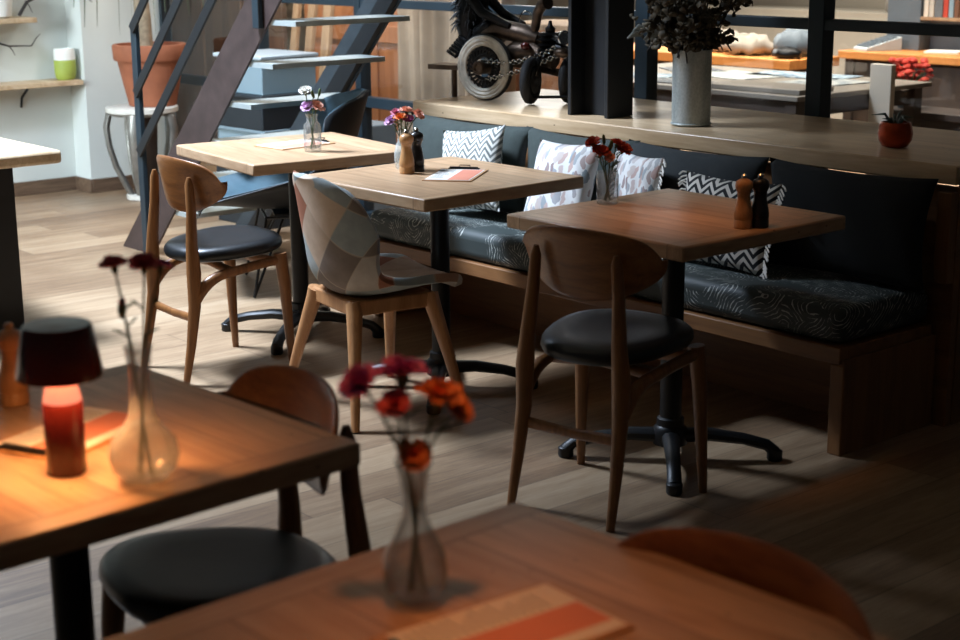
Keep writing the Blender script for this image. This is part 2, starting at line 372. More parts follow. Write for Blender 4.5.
# ------------------------------------------------------------------ mesh helpers
class MB:
    def __init__(s): s.v = []; s.f = []; s.uv = {}
    def add(s, vs, fs, uvs=None):
        b = len(s.v); s.v += [tuple(q) for q in vs]
        s.f += [tuple(b + i for i in f) for f in fs]
        if uvs:
            for i, u in enumerate(uvs): s.uv[b + i] = u
        return s
    def box(s, c, d, rot=None):
        x, y, z = (q / 2 for q in d); M = Euler(rot).to_matrix() if rot else None
        vs = []
        for sx in (-1, 1):
            for sy in (-1, 1):
                for sz in (-1, 1):
                    p = Vector((sx * x, sy * y, sz * z))
                    if M: p = M @ p
                    vs.append(p + Vector(c))
        return s.add(vs, [(0, 1, 3, 2), (4, 6, 7, 5), (0, 4, 5, 1), (2, 3, 7, 6), (0, 2, 6, 4), (1, 5, 7, 3)])
    def b2(s, lo, hi): return s.box([(a + b) / 2 for a, b in zip(lo, hi)], [b - a for a, b in zip(lo, hi)])
    def tube(s, pts, r, n=8, flat=1.0, up=None):
        pts = [Vector(p) for p in pts]; k = len(pts)
        rs = list(r) if isinstance(r, (list, tuple)) else [r] * k
        vs = []; prev = None
        for i, p in enumerate(pts):
            t = (pts[min(i + 1, k - 1)] - pts[max(i - 1, 0)])
            t = t.normalized() if t.length > 1e-9 else Vector((0, 0, 1))
            if prev is None:
                a = Vector(up) if up else (Vector((0, 0, 1)) if abs(t.z) < .9 else Vector((1, 0, 0)))
            else: a = prev
            a = (a - t * a.dot(t)); a = a.normalized() if a.length > 1e-6 else t.orthogonal().normalized()
            prev = a; b = t.cross(a)
            for j in range(n):
                th = 2 * pi * j / n
                vs.append(p + (a * cos(th) + b * sin(th) * flat) * rs[i])
        fs = []
        for i in range(k - 1):
            for j in range(n):
                fs.append((i * n + j, i * n + (j + 1) % n, (i + 1) * n + (j + 1) % n, (i + 1) * n + j))
        fs.append(tuple(range(n - 1, -1, -1))); fs.append(tuple((k - 1) * n + j for j in range(n)))
        return s.add(vs, fs)
    def lathe(s, prof, c=(0, 0, 0), n=28, cap=True):
        vs = []; k = len(prof)
        for r, z in prof:
            for j in range(n):
                th = 2 * pi * j / n; vs.append((c[0] + r * cos(th), c[1] + r * sin(th), c[2] + z))
        fs = []
        for i in range(k - 1):
            for j in range(n): fs.append((i * n + j, i * n + (j + 1) % n, (i + 1) * n + (j + 1) % n, (i + 1) * n + j))
        if cap:
            fs.append(tuple(range(n - 1, -1, -1))); fs.append(tuple((k - 1) * n + j for j in range(n)))
        return s.add(vs, fs)
    def grid(s, fn, nu, nv, uv=True):
        vs = []; us = []
        for i in range(nu + 1):
            for j in range(nv + 1):
                vs.append(fn(i / nu, j / nv)); us.append((i / nu, j / nv))
        fs = [(i * (nv + 1) + j, (i + 1) * (nv + 1) + j, (i + 1) * (nv + 1) + j + 1, i * (nv + 1) + j + 1) for i in range(nu) for j in range(nv)]
        return s.add(vs, fs, us if uv else None)
    def prism(s, poly, z0, z1):
        n = len(poly)
        vs = [(x, y, z0) for x, y in poly] + [(x, y, z1) for x, y in poly]
        fs = [tuple(range(n - 1, -1, -1)), tuple(range(n, 2 * n))] + [(i, (i + 1) % n, n + (i + 1) % n, n + i) for i in range(n)]
        return s.add(vs, fs)
    def ball(s, c, r, n=10, sq=(1, 1, 1)):
        k = n // 2 + 1; vs = []; fs = []
        for i in range(k + 1):
            a = -pi / 2 + pi * i / k
            for j in range(n):
                b = 2 * pi * j / n
                vs.append((c[0] + r * sq[0] * cos(a) * cos(b), c[1] + r * sq[1] * cos(a) * sin(b), c[2] + r * sq[2] * sin(a)))
        for i in range(k):
            for j in range(n): fs.append((i * n + j, i * n + (j + 1) % n, (i + 1) * n + (j + 1) % n, (i + 1) * n + j))
        return s.add(vs, fs)
    def torus(s, c, Rr, r, axis=(0, 1, 0), n=28, k=8):
        q = Vector((0, 0, 1)).rotation_difference(Vector(axis)); c = Vector(c); vs = []; fs = []
        for i in range(n):
            a = 2 * pi * i / n
            for j in range(k):
                b = 2 * pi * j / k
                vs.append(c + q @ Vector(((Rr + r * cos(b)) * cos(a), (Rr + r * cos(b)) * sin(a), r * sin(b))))
        for i in range(n):
            for j in range(k): fs.append((i * k + j, ((i + 1) % n) * k + j, ((i + 1) % n) * k + (j + 1) % k, i * k + (j + 1) % k))
        return s.add(vs, fs)
    def build(s, name, mat, parent=None, bevel=0, smooth=True, sub=0, solid=0, angle=40, offset=-1):
        me = bpy.data.meshes.new(name); me.from_pydata(s.v, [], s.f); me.validate()
        if s.uv:
            l = me.uv_layers.new(name='UVMap')
            for lp in me.loops: l.data[lp.index].uv = s.uv.get(lp.vertex_index, (0, 0))
        bm = bmesh.new(); bm.from_mesh(me); bmesh.ops.recalc_face_normals(bm, faces=bm.faces); bm.to_mesh(me); bm.free()
        me.materials.append(MAT[mat] if isinstance(mat, str) else mat)
        if smooth:
            me.shade_smooth()
            try: me.set_sharp_from_angle(angle=R(angle))
            except Exception: pass
        o = bpy.data.objects.new(name, me); COL.objects.link(o)
        if parent: o.parent = parent
        if solid: q = o.modifiers.new('thickness', 'SOLIDIFY'); q.thickness = solid; q.offset = offset
        if bevel: q = o.modifiers.new('bevel', 'BEVEL'); q.width = bevel; q.segments = 2; q.limit_method = 'ANGLE'; q.angle_limit = R(40)
        if sub: q = o.modifiers.new('subdivision', 'SUBSURF'); q.levels = q.render_levels = sub
        return o

def tag(o, label, cat, group=None, kind=None):
    o['label'] = label; o['category'] = cat
    if group: o['group'] = group
    if kind: o['kind'] = kind
    return o
def thing(name, label, cat, loc=(0, 0, 0), rz=0, group=None):
    o = bpy.data.objects.new(name, None); COL.objects.link(o); o.empty_display_size = .05
    o.location = loc; o.rotation_euler = (0, 0, rz); return tag(o, label, cat, group)
def struct(o): o['kind'] = 'structure'; return o
def put(o, loc, rz=0, rot=None):
    o.location = loc; o.rotation_euler = rot if rot else (0, 0, rz); return o
def dup(src, loc, rz, label, group=None):
    def cp(o, par):
        c = o.copy(); COL.objects.link(c); c.parent = par
        for ch in o.children: cp(ch, c)
        return c
    r = src.copy(); COL.objects.link(r); r.location = loc; r.rotation_euler = (0, 0, rz); r['label'] = label
    if group: r['group'] = group
    for ch in src.children: cp(ch, r)
    return r
def lerp(a, b, t): return a + (b - a) * t
def bez(p0, p1, p2, n=8):
    p0, p1, p2 = Vector(p0), Vector(p1), Vector(p2)
    return [p0 * (1 - t) ** 2 + p1 * 2 * t * (1 - t) + p2 * t * t for t in [i / n for i in range(n + 1)]]

# ------------------------------------------------------------------ the room
struct(MB().b2((-13, -1.2, -.06), (1.5, 13, 0)).build('floor', 'floor', smooth=False))
wl = MB(); wl.b2((-9.36, -1, 0), (-9.2, 4.46, 3.4)); wl.b2((-9.36, 4.46, 0), (-9.0, 5.03, 3.4))
struct(wl.build('wall_left', 'wall', smooth=False))
bb = MB(); bb.b2((-9.2, -1, 0), (-9.183, 4.445, .085)); bb.b2((-9.2, 4.443, 0), (-8.983, 4.46, .085)); bb.b2((-9.0, 4.46, 0), (-8.983, 4.99, .085))
struct(bb.build('baseboard_left', 'trim', bevel=.003))

struct(MB().b2((-5.34, -1.2, 2.62), (1.5, 4.95, 2.76)).build('light_blocking_slab', 'wall', smooth=False))  # unseen slab added to keep the roof light off the right side

# glazed steel partition, plane Y = 5.03
YW = 5.03
xs = [-9.0, -7.88, -6.9, -5.86, -4.82, -3.89, -2.86, -1.9]
win = bpy.data.objects.new('window_1', None); COL.objects.link(win); win.location = (-5.4, YW, 0); struct(win)
fr = MB()
for i, x in enumerate(xs):
    w = .05 if x < -5 else .075
    fr.b2((x - w / 2 + 5.4, -.035, 0), (x + w / 2 + 5.4, .035, 2.6))
fr.b2((-3.6, -.03, 1.18), (3.5, .03, 1.222)); fr.b2((-3.6, -.03, .655), (3.5, .03, .71)); fr.b2((-3.6, -.03, 0), (3.5, .03, .09)); fr.b2((-3.6, -.03, 1.9), (3.5, .03, 1.945))
fr.build('window_frame', 'frame', win, bevel=.003)
zr = [(.09, .655), (.71, 1.18), (1.222, 1.9)]
for i in range(len(xs) - 1):
    for z0, z1 in zr:
        MB().b2((xs[i] + .02 + 5.4, -.003, z0), (xs[i + 1] - .02 + 5.4, .003, z1)).build('pane', 'glass', win, smooth=False)

# black H-section column standing on the ledge
hc = MB(); zc = .851
hc.b2((-4.385, 4.345, zc), (-4.365, 4.485, 2.6)); hc.b2((-4.575, 4.33, zc), (-4.555, 4.47, 2.6)); hc.b2((-4.56, 4.405, zc), (-4.38, 4.42, 2.6))
struct(hc.build('column_steel', 'column', bevel=.003))

# window ledge
lg = thing('window_ledge', 'long thick pale wooden ledge running under the glass partition behind the bench', 'ledge', (-4.08, 4.6, 0))
MB().b2((-1.36, -.375, .79), (1.35, .39, .85)).build('ledge_top', 'ledge', lg, bevel=.006)
MB().b2((-1.34, -.33, .0), (1.335, -.30, .775)).build('back_panel', 'bench', lg, bevel=.002)
MB().b2((-1.34, -.29, .0), (-1.31, .36, .785)).build('side_panel', 'bench_end', lg, bevel=.002)
MB().b2((1.305, -.29, .0), (1.335, .36, .785)).build('side_panel', 'bench_end', lg, bevel=.002)
MB().b2((1.285, -.372, .475), (1.335, -.335, .765)).build('corner_post', 'bench_end', lg, bevel=.003)

# bench
bn = thing('bench', 'built-in wooden bench with a long dark patterned seat along the ledge', 'bench', (-4.0, 3.78, 0))
MB().b2((-1.2, 0, .285), (1.2, .04, .338)).build('seat_rail', 'bench', bn, bevel=.004)
MB().b2((-1.2, .04, .30), (1.2, .47, .335)).build('seat_board', 'bench', bn, bevel=.002)
MB().b2((-1.2, .33, 0), (1.17, .35, .30)).build('front_panel', 'bench', bn)
MB().b2((1.172, 0.008, 0), (1.212, .48, .30)).build('end_panel', 'bench_end', bn, bevel=.003)
MB().b2((1.165, 0, 0), (1.215, .03, .285)).build('corner_post', 'bench_end', bn, bevel=.004)
MB().b2((-1.2, .04, 0), (-1.17, .48, .30)).build('end_panel', 'bench_end', bn, bevel=.003)

sc = MB(); sc.box((0, 0, .06), (2.39, .46, .115))
o = sc.build('seat_cushion', 'swirl', None, bevel=.035); o.modifiers['bevel'].segments = 5
tag(put(o, (-4.0, 4.018, .338)), 'long black bench seat cushion with swirling pale fern lines', 'cushion')

# ------------------------------------------------------------------ pillows
def pillow(name, w, h, t, mat, loc, rz, tilt, label, cat='pillow', group=None, tassel=False, roll=0):
    mb = MB()
    def side(sg):
        def fn(a, b):
            u, v = 2 * a - 1, 2 * b - 1
            k = ((1 - abs(u) ** 2.6) * (1 - abs(v) ** 2.6)) ** .55 if abs(u) < 1 and abs(v) < 1 else 0
            x = w / 2 * u * (1 - .09 * (1 - v * v) * abs(u)); z = h / 2 * v * (1 - .09 * (1 - u * u) * abs(v))
            wr = .006 * sin(9 * u + 4 * v) * k
            return (x, sg * (t / 2 * k + wr), z + h / 2)
        return fn
    mb.grid(side(-1), 22, 18); mb.grid(side(1), 22, 18)
    r = bpy.data.objects.new(name, None); COL.objects.link(r); r.empty_display_size = .05
    tag(r, label, cat, group); r.location = loc; r.rotation_euler = Euler((tilt, roll, rz))
    b = mb.build('cover', mat, r, angle=80)
    me = b.data; bm = bmesh.new(); bm.from_mesh(me); bmesh.ops.remove_doubles(bm, verts=bm.verts, dist=.0004); bmesh.ops.recalc_face_normals(bm, faces=bm.faces); bm.to_mesh(me); bm.free()
    if tassel:
        for sx in (-1, 1):
            tb = MB()
            for i in range(26):
                z = h * (.02 + .96 * i / 25); x = sx * w / 2 * (1 - .09 * (1 - (2 * z / h - 1) ** 2))
                d = random.uniform(-.012, .012)
                tb.tube([(x, 0, z), (x + sx * .014, -.006, z + d - .004), (x + sx * .026, -.008, z + d - .016)], .0032, 5)
            tb.build('fringe', 'paper', r)
    return r
BT = .458
# long back cushions
for x, w, mt, lb in ((-4.98, .78, 'cushion_grey', 'dark grey-green long back cushion at the far left end of the bench'),
                     (-4.32, .62, 'cushion_grey', 'dark grey-green back cushion between the grey chevron pillow and the leafy white pillow'),
                     (-3.74, .66, 'cushion_black', 'charcoal back cushion with pointed ears behind the black chevron pillow'),
                     (-3.08, .66, 'velvet', 'black back cushion at the dark right end of the bench')):
    pillow('back_cushion', w, .36, .13, mt, (x, 4.125, BT), 0, R(-6), lb, 'cushion')
pillow('throw_pillow', .36, .34, .10, 'chev_grey', (-4.76, 3.965, BT + .02), R(4), R(-14), 'white pillow with thin grey chevron zigzags at the left of the bench', roll=R(-8))
pillow('throw_pillow', .34, .36, .11, 'floral', (-4.21, 3.90, BT + .012), R(0), R(-20), 'white pillow with pink and grey leaf pattern behind the middle table', roll=R(-3))
pillow('throw_pillow', .28, .33, .08, 'floral', (-3.92, 4.015, BT + .006), R(-12), R(-9), 'small white leafy pillow with loose fringe behind the red carnations', tassel=True)
pillow('throw_pillow', .42, .31, .09, 'chev_black', (-3.46, 3.955, BT), R(0), R(-16), 'white pillow with bold black chevron zigzags and fringe behind the right table', tassel=True)

# ------------------------------------------------------------------ tables
def make_table(label, loc, rz):
    t = thing('cafe_table', label, 'table', loc, rz, 'square cafe tables')
    MB().b2((-.35, -.35, .708), (.35, .35, .75)).build('tabletop', 'table', t, bevel=.006)
    MB().lathe([(.033, .05), (.033, .70)], n=24).build('column', 'blackmetal', t)
    MB().b2((-.16, -.16, .698), (.16, .16, .708)).build('mounting_plate', 'blackmetal', t, bevel=.002)
    MB().lathe([(.03, .045), (.052, .05), (.055, .075), (.05, .10), (.042, .108), (.041, .13), (.034, .135)], n=24).build('hub', 'blackmetal', t)
    for k in range(4):
        a = pi / 4 + k * pi / 2; d = Vector((cos(a), sin(a), 0))
        pts = [d * .03 + zz * .075, d * .12 + zz * .078, d * .22 + zz * .066, d * .29 + zz * .048, d * .315 + zz * .026]
        l = MB().tube(pts, [.024, .021, .018, .018, .019], 10, 1.2).build('foot_arm', 'blackmetal', t)
        MB().lathe([(.021, 0), (.024, .006), (.024, .03), (.016, .036)], (d.x * .315, d.y * .315, 0), 14).build('foot_pad', 'blackmetal', l)
    return t
T1 = make_table('square oak cafe table farthest left, beside the steel staircase', (-5.151, 3.422, 0), R(-6.7))
T2 = dup(T1, (-4.186, 3.361, 0), R(.9), 'square oak cafe table with the patchwork chair, in the middle by the bench')
T3 = dup(T1, (-3.121, 3.389, 0), R(.4), 'square oak cafe table with red carnations at the dark right end of the bench')
T4 = dup(T1, (-2.338, 1.073, 0), R(3.3), 'square oak cafe table in the left foreground lit by the red lamp')
T5 = dup(T1, (-1.274, 1.115, 0), R(2.2), 'square oak cafe table nearest the viewer at the bottom edge')

t6 = thing('side_table', 'pale rustic slab table with black steel leg cut off at the left edge', 'table', (-6.15, 2.28, 0))
MB().b2((-.45, -.45, .70), (.45, .43, .752)).build('tabletop', 'edge_table', t6, bevel=.014)
for sx in (-1, 1):
    MB().b2((sx * .19 - .05 - .03, -.33, 0), (sx * .19 + .05 - .03, .33, .70)).build('leg', 'blackmetal', t6, bevel=.003)

# ------------------------------------------------------------------ retro wooden chairs
def make_retro(label, loc, rz):
    t = thing('retro_chair', label, 'chair', loc, rz, 'wooden chairs with curved backrest')
    mb = MB(); rings = []; N = 36
    def outl(th, k):
        c, s_ = cos(th), sin(th); y = .21 * s_; 
        w = lerp(.17, .228, (s_ + 1) / 2)
        n = 2.5; rr = (abs(c) ** n + abs(s_) ** n) ** (-1 / n)
        return (w * c * rr * k, (.205 * s_ * rr) * k + .022, 0)
    levels = [(.90, .432, 0), (.97, .438, 0), (1.0, .452, 0), (.985, .468, 0), (.93, .479, 0), (.8, .484, .3), (.55, .481, .8), (.25, .478, 1), (.02, .477, 1)]
    vs = []
    for k, z, dip in levels:
        for j in range(N):
            th = 2 * pi * j / N; x, y, _ = outl(th, k)
            vs.append((x, y, z + .10 * max(0, abs(x) - .17) * .6 + .012 * (y / .2)))
    fs = [tuple(range(N - 1, -1, -1))]
    for i in range(len(levels) - 1):
        for j in range(N): fs.append((i * N + j, i * N + (j + 1) % N, (i + 1) * N + (j + 1) % N, (i + 1) * N + j))
    fs.append(tuple((len(levels) - 1) * N + j for j in range(N)))
    MB().add(vs, fs).build('seat', 'leather', t, angle=60)
    for s in (-1, 1):
        pts = [(s * .165, -.235, 0), (s * .162, -.205, .14), (s * .158, -.182, .28), (s * .157, -.178, .40), (s * .148, -.176, .50), (s * .138, -.166, .62), (s * .130, -.165, .71), (s * .129, -.165, .735)]
        l = MB().tube(pts, [.012, .017, .022, .026, .021, .0175, .0155, .007], 12).build('back_leg', 'chairleg', t)
        pts = [(s * .21, .18, 0), (s * .205, .172, .15), (s * .198, .165, .32), (s * .19, .155, .435)]
        MB().tube(pts, [.012, .017, .022, .024], 12).build('front_leg', 'chairleg', t)
        pts = bez((s * .164, -.178, .30), (s * .166, -.14, .375), (s * .172, -.06, .385), 6) + [(s * .18, .05, .40), (s * .19, .15, .412)]
        MB().tube(pts, [.018, .02, .0215, .021, .02, .019, .018, .0175, .017], 10).build('side_rail', 'chairleg', t)
    MB().tube([(-.167, -.18, .235), (0, -.185, .232), (.167, -.18, .235)], [.017, .0155, .017], 10, .6).build('back_stretcher', 'chairleg', t)
    MB().tube([(-.192, .155, .40), (0, .15, .39), (.192, .155, .40)], .018, 10, .6).build('front_rail', 'chairleg', t)
    MB().tube([(-.172, -.03, .385), (0, -.03, .40), (.172, -.03, .385)], .016, 10).build('cross_rail', 'chairleg', t)
    def side(sg):
        def back(a, b):
            u = sin(pi / 2 * (2 * a - 1)); v = sin(pi / 2 * (2 * b - 1))
            hgt = .20 * max(0, (1 - abs(u) ** 2.3)) ** .5; ztop = .797 - .03 * u * u - .045 * abs(u) ** 8
            half = hgt / 2; zc = ztop - half
            th = .0075 * max(0, (1 - abs(u) ** 14) * (1 - abs(v) ** 8)) ** .5
            return (.226 * u, -.150 + .075 * u * u - .015 * v - .006 + sg * th, zc + half * v)
        return back
    bo = MB().grid(side(-1), 44, 14).grid(side(1), 44, 14).build('backrest', 'chairwood', t, angle=75)
    bm = bmesh.new(); bm.from_mesh(bo.data); bmesh.ops.remove_doubles(bm, verts=bm.verts, dist=.0003); bmesh.ops.dissolve_degenerate(bm, edges=bm.edges, dist=.0002)
    bmesh.ops.recalc_face_normals(bm, faces=bm.faces); bm.to_mesh(bo.data); bm.free()
    return t
c1 = make_retro('wooden chair with black seat at the far left table by the staircase', (-4.955, 2.93, 0), R(-2))
c3 = dup(c1, (-3.02, 3.02, 0), R(12), 'wooden chair with black seat pulled up to the right table with red carnations')
c4 = dup(c1, (-2.29, 1.36, 0), R(171), 'wooden chair with black seat tucked under the lamp table')
c5 = dup(c1, (-1.21, 1.335, 0), R(181), 'wooden chair behind the nearest table, only its curved backrest showing')

# ------------------------------------------------------------------ patchwork shell chair
pc = thing('patchwork_chair', 'shell chair upholstered in brown and grey patchwork with light beech legs', 'chair', (-4.19, 3.06, 0), R(-9))
prof = [(.25, .410), (.23, .430), (.13, .428), (.01, .412), (-.08, .408), (-.135, .425), (-.168, .47), (-.185, .55), (-.20, .64), (-.212, .72), (-.222, .775), (-.23, .80)]
wid = [.17, .205, .225, .232, .238, .242, .242, .236, .226, .205, .168, .09]
def shell(prof, wid, zc, yc):
    n = len(prof) - 1
    def smp(arr, t):
        i = min(int(t * n), n - 1); f = t * n - i
        p0, p1, p2, p3 = arr[max(i - 1, 0)], arr[i], arr[i + 1], arr[min(i + 2, n)]
        cr = lambda a, b, c, d: .5 * (2 * b + (c - a) * f + (2 * a - 5 * b + 4 * c - d) * f * f + (3 * b - a - 3 * c + d) * f ** 3)
        return tuple(cr(a, b, c, d) for a, b, c, d in zip(p0, p1, p2, p3)) if isinstance(p0, tuple) else cr(p0, p1, p2, p3)
    def fn(a, b):
        u = 2 * a - 1; y, z = smp(prof, b); w = smp(wid, b); ed = abs(u) ** 2.4
        return (w * u * (1 - .06 * ed), y + smp(yc, b) * ed, z + smp(zc, b) * ed)
    return fn
MB().grid(shell(prof, wid, [.0, .015, .03, .05, .075, .10, .10, .07, .03, .01, 0, 0], [0, 0, 0, 0, .015, .05, .085, .105, .10, .08, .05, .02]), 26, 40).build('shell', 'patch', pc, solid=.028, angle=70, bevel=.006, offset=0)
def apron():
    a = MB()
    a.box((0, .15, .375), (.30, .03, .05)); a.box((0, -.13, .375), (.28, .03, .05)); a.box((.14, .01, .375), (.03, .30, .05)); a.box((-.14, .01, .375), (.03, .30, .05)); a.box((0, .01, .388), (.26, .26, .025))
    return a
apron().build('seat_frame', 'beech', pc, bevel=.006)
for sx, sy, fx, fy in ((-1, -1, .265, -.20), (1, -1, .265, -.20), (-1, 1, .265, .21), (1, 1, .265, .21)):
    y0 = .155 if sy > 0 else -.135
    MB().tube([(sx * fx, fy, 0), (sx * lerp(fx, .15, .5), lerp(fy, y0, .5), .19), (sx * .15, y0, .36), (sx * .14, y0, .395)], [.016, .023, .031, .028], 10, .85).build('leg', 'beech', pc)

# ------------------------------------------------------------------ black armchair with wire legs
ac = thing('lounge_armchair', 'black shell armchair with teal lining on thin wire legs behind the left table', 'chair', (-5.93, 3.93, 0), R(152))
prof2 = [(.44, .375), (.40, .40), (.2, .375), (-.02, .36), (-.13, .375), (-.20, .47), (-.25, .58), (-.29, .70), (-.32, .80), (-.335, .85), (-.345, .872)]
wid2 = [.25, .30, .33, .345, .35, .35, .34, .29, .22, .15, .05]
_sh2 = shell(prof2, wid2, [.0, .03, .11, .18, .22, .22, .17, .09, .03, 0, 0], [0, 0, 0, .02, .05, .10, .15, .17, .12, .06, .02])
MB().grid(_sh2, 26, 36).build('shell', 'column', ac, solid=.006, angle=70, offset=0)
def _lin(a, b):
    q = _sh2(.5 + (a - .5) * .97, .01 + b * .965); k = min(1, max(0, (q[2] - .42) / .2))
    return (q[0] * .985, q[1] + .010 * k + .002, q[2] + .013 - .006 * k)
MB().grid(_lin, 24, 34).build('seat_lining', 'teal', ac, solid=.003, angle=70, offset=0)
for sx in (-1, 1):
    for sy in (-1, 1):
        l = MB()
        l.tube([(sx * .10, sy * .06, .345), (sx * .25, sy * .22, .006)], .0065, 8); l.tube([(sx * .19, sy * .15, .345), (sx * .25, sy * .22, .006)], .0065, 8)
        l.build('wire_leg', 'blackmetal', ac)
rg = MB()
for s in (-1, 1):
    rg.tube([(-.19, s * .15, .345), (.19, s * .15, .345)], .0065, 8); rg.tube([(s * .19, -.15, .345), (s * .19, .15, .345)], .0065, 8)
    rg.tube([(s * .1, -.06, .345), (s * .1, .06, .345)], .0065, 8)
rg.box((0, 0, .35), (.3, .22, .008)); rg.build('seat_ring', 'blackmetal', ac)

# ------------------------------------------------------------------ staircase
st = thing('staircase', 'steel staircase with ribbed treads rising to the right behind the far left table', 'stairs', (-7.1, 4.18, 0))
def plate(x0, x1, xt0, xt1, zt, y, th, mat):
    vs = [(x0, y - th / 2, 0), (x1, y - th / 2, 0), (xt1, y - th / 2, zt), (xt0, y - th / 2, zt)]
    vs += [(a, y + th / 2, c) for a, _, c in vs]
    return MB().add(vs, [(0, 1, 2, 3), (7, 6, 5, 4), (0, 4, 5, 1), (1, 5, 6, 2), (2, 6, 7, 3), (3, 7, 4, 0)]).build('stringer', mat, st, smooth=False)
ZT = 2.3
plate(-.21, .10, -.21 + ZT, .065 + ZT * .98, ZT, -.40, .012, 'stair')
plate(-.21, .10, -.21 + ZT, .065 + ZT * .98, ZT, .255, .012, 'stair_dark')
fl = MB()
vs = [(-.06, .215, 0), (.09, .215, 0), (.06 + ZT * .98, .215, ZT), (-.07 + ZT, .215, ZT)]
vs += [(a, .249, c) for a, _, c in vs]
fl.add(vs, [(0, 1, 2, 3), (7, 6, 5, 4), (0, 4, 5, 1), (1, 5, 6, 2), (2, 6, 7, 3), (3, 7, 4, 0)])
fl.build('stringer_flange', 'column', st, smooth=False)
for i in range(1, 12):
    z = .063 + .189 * i; x0 = .68 + (z - .633) * 1.0
    tr = MB(); tr.b2((x0, -.394, z - .022), (x0 + .19, .215, z))
    for k in range(30): tr.box((x0 - .002, -.38 + .02 * k, z - .006), (.012, .011, .014))
    tr.build('tread', 'tread', st, smooth=False)
rl = MB().b2((.055, -.435, 0), (.105, -.41, 1.145)).build('railing_post', 'frame', st, bevel=.003)
MB().b2((1.16, -.435, 1.16), (1.21, -.41, 2.3)).build('railing_post', 'frame', st, bevel=.003)
for z in (1.13, .82, .53):
    L = 1.7; a = R(45)
    MB().box((.08 + L / 2 * cos(a), -.44, z + L / 2 * sin(a) - .02), (L, .012, .05), (0, -a, 0)).build('rail', 'column', st, bevel=.002)

# ------------------------------------------------------------------ left wall things
def shelf(z, y0, y1, label, d=.22):
    t = thing('wall_shelf', label, 'shelf', (-9.2, (y0 + y1) / 2, z))
    h = (y1 - y0) / 2
    MB().b2((0, -h, -.03), (d, h, 0)).build('board', 'edge_table', t, bevel=.003)
    for y in (-h * .55, h * .45):
        MB().tube([(.002, y, -.16), (.02, y, -.10), (.12, y, -.035), (.14, y, -.03)], .008, 8).build('bracket', 'blackmetal', t)
shelf(.70, 3.3, 4.44, 'lower pale wooden wall shelf carrying the green candle')
shelf(1.085, 3.3, 4.17, 'upper pale wooden wall shelf at the top left corner')
cd = thing('candle', 'lime green candle with white upper band on the lower wall shelf', 'candle', (-9.08, 4.375, .70))
MB().lathe([(.048, 0), (.060, .012), (.065, .05), (.066, .115), (.064, .12)], n=28).build('green_base', 'lime', cd)
MB().lathe([(.064, .12), (.064, .175), (.060, .188), (.055, .188), (.053, .18)], n=28).build('white_rim', 'whiteglaze', cd)
pp = thing('planter', 'white round planter at the left end of the upper wall shelf', 'pot', (-9.09, 3.98, 1.085))
MB().lathe([(.05, 0), (.075, .01), (.085, .09), (.085, .14), (.078, .14), (.075, .12)], n=26).build('pot', 'whiteglaze', pp)
def twig(label, pts, loc, group=None):
    mb = MB(); k = len(pts); mb.tube(pts, [lerp(.011, .004, i / (k - 1)) for i in range(k)], 7)
    for i in range(1, k):
        p = Vector(pts[i]); d = Vector((random.uniform(-.3, .3), random.uniform(.2, 1), random.uniform(-.9, .5))).normalized() * random.uniform(.05, .1)
        mb.tube([p, p + d * .5 + Vector((0, 0, .006)), p + d], [.004, .003, .0015], 5)
    return tag(put(mb.build('twig', 'bark'), loc), label, 'twig', group)
twig('bare dark twig drooping over the end of the upper wall shelf', [(0, 0, .012), (.01, .05, .09), (.015, .12, .12), (.01, .22, .125), (.02, .36, .13), (.03, .44, .10)], (-9.03, 4.08, 1.085))
vb = thing('bud_vase', 'small dark vase on the lower wall shelf at the left edge', 'vase', (-9.09, 3.6, .70))
MB().lathe([(.03, 0), (.045, .02), (.05, .08), (.03, .15), (.02, .17), (.025, .18), (.017, .175)], n=22).build('vase_body', 'blackmetal', vb)
twig('bare dark twig reaching over the lower wall shelf towards the green candle', [(0, 0, .06), (.0, .05, .25), (.01, .16, .30), (.02, .30, .26), (.02, .42, .22), (.025, .56, .215)], (-9.09, 3.6, .70))

sl = thing('plant_stand', 'round white-topped stand with curved metal legs under the terracotta pot', 'stand', (-8.58, 4.61, 0))
MB().lathe([(.205, .525), (.215, .53), (.215, .555), (.208, .56)], n=40).build('top', 'marble', sl)
MB().torus((0, 0, .518), .19, .008, (0, 0, 1), 36).build('rim_ring', 'steelstrip', sl)
for k in range(5):
    a = 2 * pi * k / 5 + .5; d = Vector((cos(a), sin(a), 0))
    pts = [d * .195 + zz * .52, d * .215 + zz * .44, d * .205 + zz * .33, d * .17 + zz * .2, d * .115 + zz * .08, d * .085 + zz * .02]
    MB().tube(pts,   .036, 10, .55, up=(-d.y, d.x, 0)).build('leg', 'steelstrip', sl)
MB().lathe([(.11, 0), (.12, .004), (.12, .028), (.11, .032)], n=30).build('foot_ring', 'marble', sl)
MB().lathe([(.07, .03), (.075, .2), (.085, .4), (.09, .515)], n=24).build('inner_drum', 'darkwood', sl)
tp = thing('terracotta_pot', 'large terracotta pot on the round stand by the wall corner', 'pot', (-8.57, 4.68, .56))
MB().lathe([(.132, 0), (.140, .003), (.196, .27), (.212, .272), (.217, .28), (.222, .355), (.215, .365), (.195, .365), (.19, .33)], n=44).build('pot', 'terracotta', tp)
MB().lathe([(.0, .328), (.191, .328), (.191, .32)], n=30, cap=False).build('soil', 'soil', tp)
pl = thing('dracaena', 'palm-like plant with a thick pale trunk growing in the terracotta pot', 'plant', (-8.57, 4.68, .888))
MB().tube([(-.0, -.03, -.02), (.0, -.035, .2), (-.01, -.05, .5), (-.02, -.06, .8)], [.05, .047, .04, .03], 12).build('trunk', 'trunk', pl)
lv = MB()
